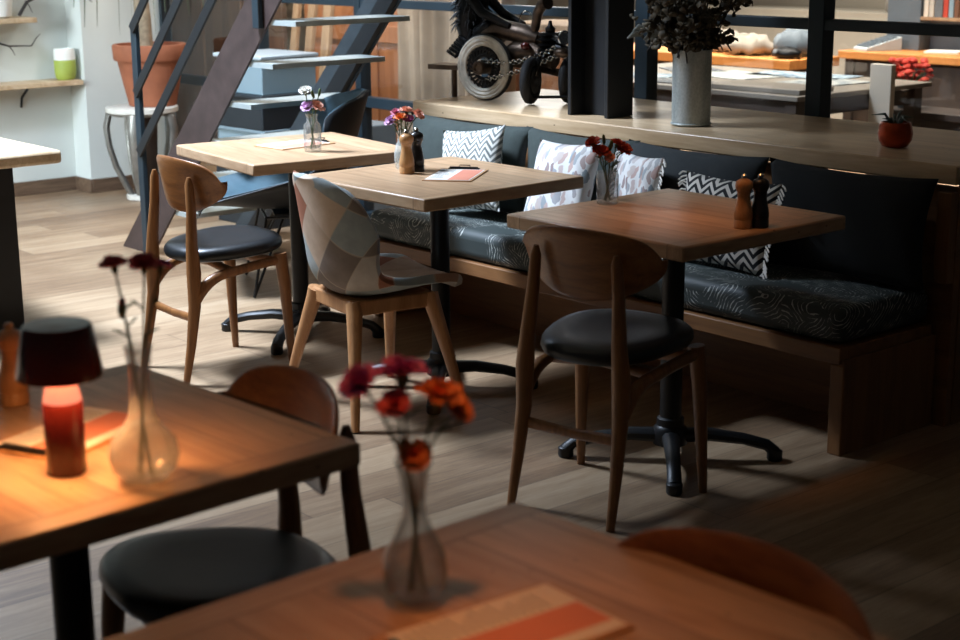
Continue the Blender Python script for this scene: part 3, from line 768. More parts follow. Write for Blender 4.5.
for k in range(26):
    a = 2.39996 * k; d = Vector((cos(a), sin(a), 0)); ln = random.uniform(.45, .65); dr = random.uniform(.35, .75)
    base = Vector((-.02, -.06, random.uniform(.62, .8)))
    pts = [base + d * ln * .62 * (1 - (1 - t) ** 1.6) + zz * (.18 * sin(t * 2.2) - dr * t * t) for t in [i / 7 for i in range(8)]]
    if any(p.x - 8.6 < -8.97 or p.y + 4.6 > 4.97 for p in pts): continue
    lv.tube(pts, [.011, .013, .013, .012, .011, .009, .006, .002], 6, .15)
lv.build('leaves', 'palmleaf', pl)

# boxes under the stairs
def crate(loc, d, mat, name, label, lid=None):
    t = thing(name, label, 'box', loc, R(3))
    w, l, h = d; mb = MB(); th = .008
    mb.b2((-w / 2, -l / 2, 0), (w / 2, l / 2, th))
    for s in (-1, 1):
        mb.box((s * (w / 2 - th / 2), 0, h / 2), (th, l, h)); mb.box((0, s * (l / 2 - th / 2), h / 2), (w - 2 * th, th, h))
    mb.build('box_body', mat, t, bevel=.004)
    if lid:
        MB().b2((-w / 2 - .014, -l / 2 - .014, h), (w / 2 + .014, l / 2 + .014, h + .022)).build('lid', lid, t, bevel=.006)
    else:
        rm = MB()
        for s in (-1, 1): rm.box((s * w / 2, 0, h - .012), (.016, l + .016, .024)); rm.box((0, s * l / 2, h - .012), (w, .016, .024))
        rm.build('rim', mat, t, bevel=.003)
    return t
BX, BY = -7.42, 4.755
crate((BX, BY, 0), (.46, .40, .34), 'crate', 'storage_crate', 'black plastic crate on the floor under the stairs, bottom of its stack', 'crate')
crate((BX, BY, .362), (.44, .37, .15), 'bin', 'storage_bin', 'milky low plastic box between the two black crates under the stairs', 'bin')
crate((BX, BY, .534), (.46, .40, .165), 'crate', 'storage_crate', 'black plastic crate under the clear bin behind the stairs', 'crate')
crate((BX, BY, .721), (.42, .36, .185), 'bin', 'storage_bin', 'milky clear plastic bin with white lid on top of the crate stack', 'paleplastic')

# ------------------------------------------------------------------ things on the ledge
gv = thing('galvanised_vase', 'tall grey galvanised cylinder vase standing on the ledge by the column', 'vase', (-4.01, 4.43, .85))
MB().lathe([(.068, 0), (.072, .004), (.0725, .27), (.074, .276), (.0735, .28), (.068, .28), (.067, .01), (.0, .01)], n=40, cap=False).build('cylinder', 'galv', gv)
MB().torus((0, 0, .008), .0725, .004, (0, 0, 1), 40).build('base_band', 'galv', gv)
eu = thing('eucalyptus_bunch', 'bushy bunch of dried brown eucalyptus in the galvanised vase', 'plant', (-4.01, 4.43, .865))
br = MB(); le = MB(); si = MB()
toR = rt.copy()
rnd = random.Random(3)
for k in range(34):
    a = rnd.uniform(0, 2 * pi); sp = rnd.uniform(.05, .27); tz = rnd.uniform(.36, .62)
    tip = Vector((cos(a) * sp, sin(a) * sp, tz - sp * .35))
    pts = bez((cos(a) * .03, sin(a) * .03, .0), (cos(a) * .045, sin(a) * .045, .36), tip, 8)
    if k % 5 == 0: pts = bez((cos(a) * .03, sin(a) * .03, .02), (cos(a) * .08, sin(a) * .08, .42), (cos(a) * .2, sin(a) * .2, .25), 8)
    br.tube(pts, [.0028] * 9, 5)
    for i in range(3, 9):
        for q in range(6):
            p = pts[i] + Vector((rnd.gauss(0, .022), rnd.gauss(0, .022), rnd.gauss(0, .02)))
            if p.z < .27: continue
            rr = rnd.uniform(.009, .018); n = Vector((rnd.gauss(0, 1), rnd.gauss(0, 1), rnd.gauss(0, 1))).normalized()
            t1 = n.orthogonal().normalized(); t2 = n.cross(t1)
            ring = [p + t1 * rr * cos(th) * 1.1 + t2 * rr * sin(th) + n * .005 * cos(2 * th) for th in [2 * pi * j / 9 for j in range(9)]]
            le.add([p + n * .003] + ring, [(0, j + 1, (j + 1) % 9 + 1) for j in range(9)])
br.build('branches', 'bark', eu); le.build('leaves', 'euca', eu, solid=.0012)
for (a, b, c) in ((-.02, .02, .32),):
    for k in range(7):
        d = -toR * (.10 + .02 * k) + Vector((0, 0, .33 + .018 * sin(k * 1.7)))
        q = Vector((rnd.gauss(0, .2), rnd.gauss(0, .2), 1)).normalized()
        si.tube([d + toR * .03, d + q * .004, d - toR * .022 + zz * (-.012)], [.004, .012, .003], 7, .3)
    si.tube([Vector((0, 0, .24)), -toR * .08 + zz * .33, -toR * .22 + zz * .33], .0025, 5)
si.build('silver_leaf_sprig', 'silverleaf', eu)

cp = thing('copper_pot', 'round hammered copper pot with a small spiky plant at the right end of the ledge', 'pot', (-3.125, 4.46, .85))
MB().lathe([(.030, 0), (.042, .004), (.055, .024), (.058, .046), (.053, .074), (.048, .084), (.045, .084), (.046, .068), (.0, .060)], n=32, cap=False).build('bowl', 'copper', cp)
sb = thing('spiky_succulent', 'small spiky dark green plant growing out of the copper pot', 'plant', (-3.125, 4.46, .911))
sm = MB()
for k in range(11):
    a = 2.4 * k; ln = rnd.uniform(.06, .1); d = Vector((cos(a), sin(a), 0)); o_ = rnd.uniform(.3, .95)
    sm.tube([d * .006, d * ln * o_ * .5 + zz * ln * .5, d * ln * o_ * 1.1 + zz * ln * (.95 - .6 * o_)], [.006, .005, .0008], 6, .4)
sm.build('leaves', 'succulent', sb)

# motor-trike sculpture
mo = thing('trike_sculpture', 'scrap metal sculpture of a rider on a chain-driven motor trike on the ledge', 'sculpture', (-5.23, 4.51, .851), R(14))
mo.scale = (1.06, 1.06, 1.06)
MB().torus((0, -.06, .135), .122, .013, (0, 1, 0), 48, 10).build('rear_tyre', 'tyre', mo)
rm = MB(); rm.torus((0, -.068, .135), .108, .012, (0, 1, 0), 44, 8); rm.torus((0, -.068, .135), .094, .010, (0, 1, 0), 44, 8)
rm.torus((0, -.072, .135), .121, .007, (0, 1, 0), 44, 8)
rw = rm.build('rear_wheel_rim', 'rim', mo)
sp_ = MB()
for k in range(24):
    a = 2 * pi * k / 24
    sp_.box((.062 * cos(a), -.07, .135 + .062 * sin(a)), (.042, .008, .010), (0, -a + .35, 0))
sp_.torus((0, -.07, .135), .047, .008, (0, 1, 0), 30, 6); sp_.torus((0, -.07, .135), .075, .005, (0, 1, 0), 30, 6)
sp_.build('sprocket', 'darkiron', rw)
q = Matrix.Rotation(pi / 2, 4, 'X')
hb = MB(); hb.tube([(0, -.11, .135), (0, -.02, .135)], .028, 16); hb.torus((0, -.11, .135), .02, .008, (0, 1, 0), 20, 6); hb.build('hub', 'rust', rw)
ch = MB()
def chain(p0, p1, sag, n):
    for i in range(n):
        t = (i + .5) / n; p = Vector(p0).lerp(Vector(p1), t) - zz * sag * 4 * t * (1 - t)
        ch.torus(p, .0085, .0032, (0, 1, .0) if i % 2 else (.2, .3, 1), 10, 5)
chain((.0, -.085, .165), (.33, -.05, .225), .03, 26); chain((.02, -.085, .09), (.34, -.05, .195), .012, 26)
ch.build('drive_chain', 'chrome', mo)
bd = MB(); bd.tube([(-.04, 0, .265), (.03, 0, .285), (.16, 0, .268), (.22, 0, .25)], [.03, .042, .038, .026], 16)
bd.tube([(.03, 0, .16), (.12, 0, .2), (.2, 0, .2), (.3, 0, .16)], [.035, .045, .045, .03], 12)
bd.tube([(0, -.02, .135), (.12, 0, .15), (.3, .02, .12)], .016, 8); bd.build('engine_body', 'rust', mo)
en = MB(); en.lathe([(.045, 0), (.05, .01), (.03, .02), (.05, .03), (.03, .04), (.05, .05), (.03, .06), (.046, .07), (.03, .08)], (.27, 0, .2), 18)
en.lathe([(.018, 0), (.022, .02), (.01, .03), (.006, .05)], (.275, 0, .275), 12); en.build('cylinder_head', 'darkiron', mo)
MB().tube([(.19, .0, .26), (.205, 0, .30), (.215, 0, .35), (.235, 0, .385), (.27, -.01, .395)], [.014, .019, .02, .022, .028], 14).build('exhaust_pipe', 'rust', mo)
MB().torus((.15, .02, .315), .042, .003, (.2, 1, .1), 24, 6).build('wire_wheel', 'chrome', mo)
hl = MB(); hl.tube([(.31, -.02, .26), (.35, -.035, .262), (.37, -.045, .263)], [.016, .026, .028], 16); hl.torus((.37, -.045, .263), .024, .005, (1, -.5, 0), 20, 6); hl.build('headlight', 'chrome', mo)
for s, y, x in ((0, -.08, .235), (1, .03, .345)):
    w = MB(); ax = Vector((rt.x * .9 + fw0.x * .1, rt.y * .9, 0)); ax = Matrix.Rotation(-R(36), 3, 'Z') @ rt
    w.torus((x, y, .092), .072, .020, ax, 32, 10); w.tube([Vector((x, y, .092)) - ax * .02, Vector((x, y, .092)) + ax * .02], .05, 18)
    w.tube([Vector((x, y, .092)) - ax * .035, Vector((x, y, .092)) + ax * .035], .018, 12)
    w.build('front_wheel', 'tyre', mo)
fk = MB(); fk.tube([(.245, -.08, .105), (.26, -.05, .19), (.29, 0, .24)], .01, 8); fk.tube([(.36, .06, .105), (.34, .03, .19), (.3, 0, .24)], .01, 8)
fk.tube([(.25, -.09, .03), (.4, -.04, .035), (.43, .05, .035)], .006, 8); fk.tube([(.3, 0, .22), (.36, -.02, .21), (.4, -.03, .2)], [.03, .022, .014], 10); fk.build('front_fork', 'darkiron', mo)
MB().ball((.36, -.045, .205), .026, 12, (1.4, 1, .8)).build('brass_fitting', 'rust', mo)
MB().ball((.19, -.05, .225), .017, 12, (1.2, 1, 1)).build('red_reflector', 'lampred', mo)
se = MB()
for k in range(6): se.tube([(-.21 + .012 * k, -.03, .19 + .012 * k), (-.16 + .012 * k, -.045, .17 + .012 * k), (-.08, -.04, .22 + .012 * k)], .008, 7)
se.ball((-.13, .03, .2), .07, 14, (1.1, 1, .7)); se.build('saddle', 'darkiron', mo)
pt = MB(); pt.b2((-.30, -.05, .115), (-.12, .05, .135)); pt.tube([(-.2, 0, .0), (-.2, 0, .12)], .012, 8); pt.build('footplate', 'rust', mo)
rd = MB(); rd.tube([(-.12, .03, .22), (-.14, .03, .30), (-.12, .03, .38), (-.09, .03, .46), (-.08, .03, .50)], [.05, .055, .06, .045, .025], 14, 1.2)
rd.tube([(-.10, -.03, .42), (-.02, -.05, .35), (.10, -.03, .30)], [.024, .02, .014], 10); rd.tube([(-.10, .08, .42), (-.02, .10, .34), (.10, .07, .30)], [.024, .02, .014], 10)
rd.ball((-.065, .03, .56), .05, 14, (1, .9, 1.2)); rd.tube([(-.11, .02, .24), (-.01, -.0, .30), (.05, .0, .24)], [.04, .036, .02], 10)
rd.build('rider_figure', 'darkiron', mo)
hr = MB()
for k in range(240):
    a = rnd.uniform(0, 2 * pi); h0 = rnd.uniform(.30, .58); r0 = .055 if h0 < .5 else .04
    p = Vector((-.12 + r0 * cos(a), .03 + r0 * 1.2 * sin(a), h0)); d = Vector((cos(a), sin(a), rnd.uniform(-.9, .5))) * rnd.uniform(.02, .05)
    hr.tube([p, p + d * .6, p + d - zz * .015], [.004, .0035, .0008], 4)
hr.build('feather_cape', 'feather', mo)

# ------------------------------------------------------------------ small things on the tables
def vase(label, loc, prof, water, gm='vaseglass'):
    t = thing('bud_vase', label, 'vase', loc, 0, 'glass bud vases')
    th = .0022; inner = [(max(r - th, .001), z) for r, z in prof[1:]][::-1]
    inner = [(r, z) for r, z in inner if z > .006] + [(.001, .006)]
    MB().lathe([(.001, 0)] + prof + inner, n=36, cap=False).build('glass_body', gm, t, angle=60)
    pw = [(max(r - th - .0008, .001), max(z, .0068)) for r, z in prof if z < water]
    if water:
        MB().lathe([(.001, .0068)] + pw + [(.001, pw[-1][1])], n=30, cap=False).build('water', 'water', t, angle=60)
    return t
P_T1 = [(.028, 0), (.033, .004), (.034, .02), (.034, .09), (.031, .104), (.022, .112), (.021, .130), (.025, .142)]
P_T2 = [(.022, 0), (.027, .004), (.031, .03), (.031, .055), (.025, .085), (.0175, .098), (.017, .115), (.023, .131)]
P_T3 = [(.029, 0), (.033, .004), (.0335, .02), (.034, .088), (.031, .096), (.031, .102)]
P_T4 = [(r * 1.12, z) for r, z in [(.024, 0), (.030, .003), (.0435, .02), (.048, .042), (.044, .064), (.028, .085), (.018, .105), (.015, .13), (.0145, .17), (.018, .205), (.0195, .212)]]
P_T5 = [(r * 1.12, z) for r, z in [(.018, 0), (.024, .003), (.034, .02), (.0365, .042), (.033, .066), (.021, .092), (.013, .115), (.0125, .14), (.017, .17), (.021, .184)]]
VT1, VT2, VT3, VT4, VT5 = (-5.0, 3.40, .75), (-4.405, 3.375, .75), (-3.39, 3.378, .75), (-2.075, 1.085, .75), (-1.45, 1.118, .75)
vase('clear glass bud vase with shoulders holding white and pink blooms on the left table', VT1, P_T1, .07)
vase('clear pear-shaped bud vase with pink and orange blooms beside the middle table mills', VT2, P_T2, .05, 'milkglass')
vase('clear straight glass jar holding red carnations on the right table', VT3, P_T3, .05)
vase('clear round-bellied bottle vase beside the red lamp', VT4, P_T4, .055, 'hazyglass')
vase('clear round-bellied bottle vase on the nearest table', VT5, P_T5, .05)

def blossom(mat, r, seed, parent, at, tilt):
    g = random.Random(seed); mb = MB(); q = Vector((0, 0, 1)).rotation_difference(Vector(tilt).normalized())
    for ring, (n, rad, el, ln) in enumerate(((11, .25, .15, 1.0), (10, .2, .6, .85), (8, .12, 1.0, .7), (6, .05, 1.3, .55))):
        for k in range(n):
            a = 2 * pi * k / n + g.uniform(-.2, .2); e = el + g.uniform(-.15, .15); l = r * ln * g.uniform(.85, 1.1)
            d = Vector((cos(a) * cos(e), sin(a) * cos(e), sin(e))); s_ = Vector((-sin(a), cos(a), 0)); nn = d.cross(s_)
            b0 = Vector((cos(a), sin(a), 0)) * r * rad * .5; w = l * .36; vs = []
            for i, (f, ww) in enumerate(((0, .25), (.55, .8), (.85, 1.0), (1.0, .95))):
                for j in (-1, -.4, .4, 1):
                    vs.append(b0 + d * l * f * (1 - .08 * abs(j) * (f > .9)) + s_ * w * ww * j + nn * (r * .12 * sin(j * 4 + k) * f + r * .1 * f * f))
            fs = [(i * 4 + j, i * 4 + j + 1, (i + 1) * 4 + j + 1, (i + 1) * 4 + j) for i in range(3) for j in range(3)]
            mb.add([Vector(at) + q @ v for v in vs], fs)
    b = mb.build('blossom', mat, parent, angle=80)
    cal = MB(); t = Vector(tilt).normalized()
    cal.tube([Vector(at) - t * r * .75, Vector(at) - t * r * .4, Vector(at) + t * r * .06], [r * .1, r * .26, r * .3], 9)
    cal.build('calyx', 'stem', parent)
def bud(mat, r, parent, at, tilt):
    t = Vector(tilt).normalized(); at = Vector(at)
    MB().tube([at - t * r * 1.3, at - t * r * .4, at + t * r * .6], [r * .3, r * .55, r * .45], 10).build('calyx', 'stem', parent)
    MB().tube([at + t * r * .5, at + t * r * 1.0, at + t * r * 1.5], [r * .45, r * .42, r * .1], 10).build('blossom', mat, parent)
FI = 0
def flower(vloc, off, hgt, color, r, label, grp, kind='carnation', base=.012, isbud=False, neck=.1, nr=.012, leaves=True):
    """off = (right, depth) offset of the bloom seen from the photograph side"""
    global FI; FI += 1
    g = random.Random(FI); a = g.uniform(0, 6.28)
    t = thing(kind, label, 'flower', (vloc[0], vloc[1], vloc[2] + base), 0, grp)
    top = rt * off[0] + fw0 * off[1] + zz * (hgt - base)
    d0 = Vector((top.x, top.y, 0)); dn = d0.normalized() if d0.length > 1e-4 else Vector((1, 0, 0))
    b0 = -dn * g.uniform(.004, .012)
    nk = dn * min(nr, d0.length * .5) + zz * (neck - base)
    mid = nk.lerp(top, .55) + zz * .01
    pts = [b0, b0.lerp(nk, .5), nk, mid, top]
    til = (top - mid) + Vector((g.uniform(-.01, .01), g.uniform(-.01, .01), .01)) - fw0 * .012
    pts[-1] = top - til.normalized() * r * .6
    sm_ = MB().tube(pts, [.0019] * 5, 6)
    if leaves:
        for k in range(2):
            p = nk.lerp(mid, .3 + .5 * k); dd = Vector((cos(a + 2.5 * k), sin(a + 2.5 * k), .7)).normalized()
            sm_.tube([p, p + dd * .018, p + dd * .03 - zz * .004], [.0012, .0024, .0005], 5, .4)
    sm_.build('stem', 'stem', t)
    (bud if isbud else blossom)(PET[color], r, *( (t, top, til) if isbud else (FI, t, top, til)))
    return t
G1 = 'flowers in the left table vase'
flower(VT1, (-.022, .0), .228, 'white', .026, 'white carnation standing tallest in the left table vase', G1, neck=.13)
flower(VT1, (.004, .02), .215, 'green', .012, 'closed green bud beside the white carnation', G1, isbud=True, neck=.13)
flower(VT1, (.03, .015), .222, 'green', .011, 'slim pale green bud leaning right in the left table vase', G1, isbud=True, neck=.13)
flower(VT1, (-.014, -.015), .172, 'lilac', .024, 'lilac pink carnation low in the left table vase', G1, neck=.12)
flower(VT1, (.023, -.01), .171, 'peach', .027, 'peach carnation low at the right of the left table vase', G1, neck=.12)
G2 = 'flowers in the middle table vase'
flower(VT2, (-.04, 0), .168, 'lilac', .023, 'lilac carnation hanging out at the left of the middle table vase', G2, neck=.115)
flower(VT2, (-.022, .015), .196, 'pink', .018, 'small pink bloom above the lilac carnation', G2, neck=.115)
flower(VT2, (-.004, -.012), .180, 'orange', .024, 'orange carnation in the middle of the middle table vase', G2, neck=.115)
flower(VT2, (.016, .012), .200, 'peach', .026, 'large peach carnation at the top of the middle table vase', G2, neck=.115)
flower(VT2, (.022, -.01), .175, 'magenta', .018, 'magenta bloom below the large peach carnation', G2, neck=.115)
flower(VT2, (.056, .0), .188, 'peach', .022, 'peach carnation leaning far right over the pepper mills', G2, neck=.115)
G3 = 'red carnations on the right table'
flower(VT3, (-.046, 0), .185, 'brick', .024, 'brick red carnation highest at the left of the glass jar', G3, neck=.1)
flower(VT3, (-.022, -.012), .160, 'brick', .027, 'brick red carnation lower in the middle left of the glass jar', G3, neck=.1)
flower(VT3, (.028, 0), .183, 'brick', .022, 'brick red carnation upper right in the glass jar', G3, neck=.1)
flower(VT3, (.048, .01), .165, 'brick', .025, 'brick red carnation leaning right over the glass jar', G3, neck=.1)
flower(VT3, (-.012, .01), .195, 'green', .011, 'thin green bud at the top of the red carnations', G3, isbud=True, neck=.1)
flower(VT3, (.008, -.01), .180, 'green', .013, 'thick green bud between the red carnations', G3, isbud=True, neck=.1)
flower(VT3, (.006, -.015), .142, 'peach', .016, 'small brownish peach bloom low in the glass jar', G3, neck=.1)
G4 = 'crimson carnations beside the lamp'
flower(VT4, (-.028, 0), .335, 'crimson', .021, 'crimson carnation leaning left above the round vase by the lamp', G4, neck=.2, nr=.01)
flower(VT4, (-.022, .01), .268, 'crimson', .013, 'half-closed crimson bud low at the left by the lamp', G4, isbud=True, neck=.2, nr=.01)
flower(VT4, (.017, 0), .335, 'crimson', .022, 'crimson carnation upright above the round vase by the lamp', G4, neck=.2, nr=.01)
flower(VT4, (.036, .03), .327, 'magenta', .017, 'darker magenta bloom behind the upright crimson carnation', G4, neck=.2, nr=.01)
G5 = 'carnations on the nearest table'
flower(VT5, (-.062, 0), .282, 'magenta', .026, 'magenta carnation far left above the nearest vase', G5, neck=.18, nr=.01)
flower(VT5, (-.012, .012), .29, 'magenta', .030, 'large magenta carnation in the middle above the nearest vase', G5, neck=.18, nr=.01)
flower(VT5, (-.02, -.01), .258, 'crimson', .020, 'crimson carnation hanging below the large magenta one', G5, neck=.18, nr=.01)
flower(VT5, (.032, 0), .266, 'orange', .028, 'orange carnation at the right above the nearest vase', G5, neck=.18, nr=.01)
flower(VT5, (.055, .01), .245, 'orange', .018, 'small orange bloom drooping farthest right on the nearest table', G5, neck=.18, nr=.01)
flower(VT5, (.002, -.006), .194, 'orange', .021, 'orange carnation resting on the rim of the nearest vase', G5, neck=.16, nr=.004, leaves=False)

def mill(label, loc, mat, h=.15, knob='chrome'):
    t = thing('pepper_mill', label, 'mill', loc, 0, 'salt and pepper mills'); s = h / .128; q = 1.28
    MB().lathe([(r * q, z * s) for r, z in [(.018, 0), (.0205, .002), (.0205, .018), (.0195, .02), (.0195, .022), (.0205, .024), (.0205, .034), (.019, .045), (.0155, .062), (.0135, .076), (.0145, .086), (.0165, .09)]], n=26).build('mill_body', mat, t)
    MB().lathe([(r * q, z * s) for r, z in [(.0165, .0905), (.019, .096), (.0195, .104), (.017, .112), (.010, .117), (.005, .119)]], n=26).build('mill_head', mat, t)
    MB().lathe([(r * q, z * s) for r, z in [(.004, .119), (.0065, .121), (.0065, .126), (.004, .129)]], n=14).build('mill_knob', knob, t)
mill('light wooden mill in front of the dark mill on the middle table', (-4.305, 3.315, .75), 'millwood')
mill('black mill half hidden behind the wooden mill on the middle table', (-4.322, 3.372, .75), 'milldark')
mill('light wooden mill beside the black mill on the right table', (-2.847, 3.37, .75), 'millwood')
mill('black mill standing right of the wooden mill on the right table', (-2.823, 3.412, .75), 'milldark')
mill('light wooden mill at the left edge behind the red lamp', (-2.595, 1.11, .75), 'millwood', .147, 'millwood')

def menu(label, loc, rz, w=.18, l=.265, flip=False):
    t = thing('menu_clipboard', label, 'menu', loc, rz, 'menu clipboards')
    MB().b2((-w / 2, -l / 2, 0), (w / 2, l / 2, .004)).build('board', 'clipboard', t, bevel=.0015)
    x0, x1 = -w / 2 + .008, w / 2 - .008; y0, y1 = -l / 2 + .006, l / 2 - .02
    sh = MB().b2((x0, y0, .0041), (x1, y1, .005)).build('menu_sheet', 'paper', t, smooth=False)
    px = (x0 + .078, x1 - .004) if not flip else (x0 + .022, x0 + .088)
    MB().b2((px[0], y0 + .004, .0051), (px[1], y1 - .01, .0054)).build('salmon_panel', 'salmon', sh, smooth=False)
    tx = MB(); g = random.Random(5)
    for k in range(16):
        y = y1 - .018 - k * .0125
        if y < y0 + .01: break
        xa = x0 + .01 if not flip else x0 + .095; tx.b2((xa, y, .0051), (xa + g.uniform(.03, .055), y + .0022, .0053))
    tx.build('printed_lines', 'bluegrey', sh, smooth=False)
    cl = MB(); cl.b2((-.055, l / 2 - .016, .0051), (.055, l / 2 - .004, .009)); cl.tube([(-.02, l / 2 - .006, .01), (-.018, l / 2 + .006, .016), (.018, l / 2 + .006, .016), (.02, l / 2 - .006, .01)], .002, 6)
    cl.tube([(-.05, l / 2 - .012, .0105), (.05, l / 2 - .012, .0105)], .003, 8)
    cl.build('clip', 'blackmetal', t)
    return t
menu('menu clipboard lying on the far left table behind the vase', (-5.205, 3.455, .75), R(5))
menu('menu clipboard with salmon panel on the middle table', (-4.15, 3.405, .75), R(37), .17, .27)
menu('menu clipboard with salmon panel behind the red lamp', (-2.36, 1.11, .75), R(204), .165, .255, True)
menu('menu clipboard with salmon panel at the bottom edge on the nearest table', (-1.305, 1.135, .75), R(177), .17, .27, True)

lp = thing('table_lamp', 'oxblood red table lamp with glowing neck on the left foreground table', 'lamp', (-2.19, 1.012, .75))
MB().lathe([(.001, 0), (.029, .0), (.0305, .003), (.0305, .114), (.029, .116)], n=40, cap=False).build('base', 'lampred', lp)
MB().lathe([(.029, .116), (.028, .124), (.021, .150), (.020, .175)], n=36).build('diffuser', 'glow', lp)
MB().lathe([(.0645, .155), (.0655, .157), (.053, .232), (.050, .236), (.001, .237), (.001, .233), (.049, .231), (.063, .157)], n=44, cap=False).build('lamp_shade', 'lampred', lp)
ll = bpy.data.lights.new('lamp_bulb', 'AREA'); ll.shape = 'DISK'; ll.size = .10; ll.energy = 3.3; ll.color = (1, .43, .155)
lo = bpy.data.objects.new('lamp_bulb', ll); COL.objects.link(lo); lo.parent = lp; lo.location = (0, 0, .172)

# ------------------------------------------------------------------ the workshop behind the glass
struct(MB().b2((-13, 10.6, 0), (1.2, 10.75, 3.4)).build('wall_workshop', 'whitewall', smooth=False))
struct(MB().b2((-12.3, 5.2, 0), (-12.15, 10.6, 3.4)).build('wall_workshop_side', 'whitewall', smooth=False))
def panelthing(name, label, cat, lo, hi, mat, parts=None):
    c = [(a + b) / 2 for a, b in zip(lo, hi)]; t = thing(name, label, cat, (c[0], c[1], lo[2]))
    h = [(b - a) / 2 for a, b in zip(lo, hi)]
    return t, h
# wooden wardrobe behind the stairs
wd, h = panelthing('wardrobe', 'orange-brown wooden wardrobe behind the glass seen between the stair treads', 'cupboard', (-8.5, 5.75, 0), (-7.15, 6.25, 0), 'cabinet')
MB().b2((-.675, -.23, 0), (.675, .25, 1.75)).build('carcass', 'oldwood', wd, bevel=.004)
for x0, x1 in ((-.66, -.01), (.01, .66)):
    d = MB().b2((x0, -.25, .08), (x1, -.23, 1.70)).build('door', 'cabinet', wd, bevel=.003)
    fm = MB()
    for a, b, c_, e in ((x0, x0 + .09, .08, 1.70), (x1 - .09, x1, .08, 1.70), (x0, x1, .08, .2), (x0, x1, .92, 1.02), (x0, x1, 1.6, 1.7)): fm.b2((a, -.262, c_), (b, -.25, e))
    fm.build('door_frame', 'cabinet', d, bevel=.002)
# dark boarded screen far left
ds, h = panelthing('board_screen', 'dark brown boarded screen behind the glass above the terracotta pot', 'screen', (-11, 5.7, 0), (-8.75, 5.8, 0), 'oldwood')
for k in range(9):
    x = -1.1 + k * .25; MB().b2((x, -.02 + .012 * (k % 2), 0), (x + .245, .02 + .012 * (k % 2), 2.3)).build('board', 'oldwood', ds, bevel=.004)
# leaning planks
for x, dx, w, lb in ((-8.14, 0.0, .055, 'leftmost'), (-7.99, .02, .065, 'middle'), (-7.78, -.04, .075, 'rightmost')):
    mb = MB(); mb.box((0, 0, .75), (w, .03, 1.5)); o = mb.build('plank', 'plankwood', bevel=.003)
    put(o, (x, 5.30, .004), rot=(R(-8), R(dx * 40), 0)); tag(o, lb + ' of three pale planks leaning behind the glass under the stairs', 'plank', 'leaning planks')
o = MB().b2((-.2, -.14, 0), (.2, .14, .5)).build('tool_chest', 'bluegrey', bevel=.008); put(o, (-7.42, 5.35, 0)); tag(o, 'blue-grey chest behind the glass beside the leaning planks', 'chest')
# heavy curtain
cu = MB()
def cur(a, b):
    x = -.42 + .84 * a; ph = a * 46
    return (x, .035 * sin(ph) + .012 * sin(ph * 2.3 + 1) + .02 * sin(b * 3 + a * 9), .03 + 2.2 * b)
cu.grid(cur, 110, 10)
o = cu.build('curtain', 'curtain', solid=.004, angle=80); put(o, (-6.98, 5.62, 0)); tag(o, 'beige and grey pleated curtain behind the glass left of the sculpture', 'curtain')
o = MB().b2((-.05, -.05, 0), (.05, .05, 2.4)).build('timber_post', 'plankwood', bevel=.004); put(o, (-6.42, 5.6, 0)); tag(o, 'pale timber post behind the glass above the sculpture', 'post')
bc, h = panelthing('bookcase', 'tall pale wooden cupboard behind the glass between sculpture and column', 'cupboard', (-6.62, 5.75, 0), (-6.08, 6.15, 0), 'plankwood')
MB().b2((-.27, -.2, 0), (.27, .2, 1.08)).build('carcass', 'plankwood', bc, bevel=.004)
MB().b2((-.25, -.215, .05), (-.01, -.2, 1.05)).build('door', 'cabinet', bc, bevel=.003); MB().b2((.01, -.215, .05), (.25, -.2, 1.05)).build('door', 'cabinet', bc, bevel=.003)

def worktable(label, lo, hi, z, top, leg, th=.04, name='work_table'):
    c = [(lo[0] + hi[0]) / 2, (lo[1] + hi[1]) / 2]; t = thing(name, label, 'table', (*c, 0)); a, b = (hi[0] - lo[0]) / 2, (hi[1] - lo[1]) / 2
    MB().b2((-a, -b, z - th), (a, b, z)).build('tabletop', top, t, bevel=.004)
    for sx in (-1, 1):
        for sy in (-1, 1): MB().box((sx * (a - .07), sy * (b - .07), (z - th) / 2), (.07, .07, z - th)).build('leg', leg, t, bevel=.003)
    ap = MB()
    for s in (-1, 1): ap.box((0, s * (b - .07), z - th - .05), (2 * a - .21, .025, .08)); ap.box((s * (a - .07), 0, z - th - .05), (.025, 2 * b - .21, .08))
    ap.build('apron', leg, t)
    return t
worktable('wide pale drawing table covered in prints just behind the glass', (-6.9, 6.30), (-5.0, 7.45), .75, 'slate', 'darkwood', .026)
worktable('orange-topped workbench behind the drawing table', (-8.2, 7.85), (-6.30, 8.35), .77, 'orange', 'darkwood', .06)
wb = worktable('pale orange workbench at the far right behind the glass', (-6.62, 8.75), (-4.6, 9.35), .77, 'orange', 'darkwood', .05)
MB().b2((-.92, -.25, .08), (.92, -.23, .70)).build('front_panel', 'darkwood', wb); MB().b2((-.93, -.23, .08), (-.91, .23, .70)).build('side_panel', 'darkwood', wb)
WB_LOC = (-4.93, 6.90, .001)
o = MB().b2((-.065, -.02, 0), (.065, .02, .88)).build("white_board", 'whitewall', bevel=.003); put(o, WB_LOC); tag(o, 'upright narrow white board behind the right end of the drawing table', 'board')
def sheet(loc, w, l, rz, mat, label, name='print', th=.006):
    o = MB().b2((-w / 2, -l / 2, 0), (w / 2, l / 2, th)).build(name, mat, bevel=.001); put(o, loc, rz); tag(o, label, 'print', 'prints on the drawing table'); return o
g = random.Random(11)
def printmat(name, a, b, c):
    t = NT(name); n = t.noise(t.mapv(t.coord(), (1, 1, 1)), 14, 4, .7)
    return t.set(t.ramp(n, [(.35, lin(a)), (.5, lin(b)), (.62, lin(c))]), .6)
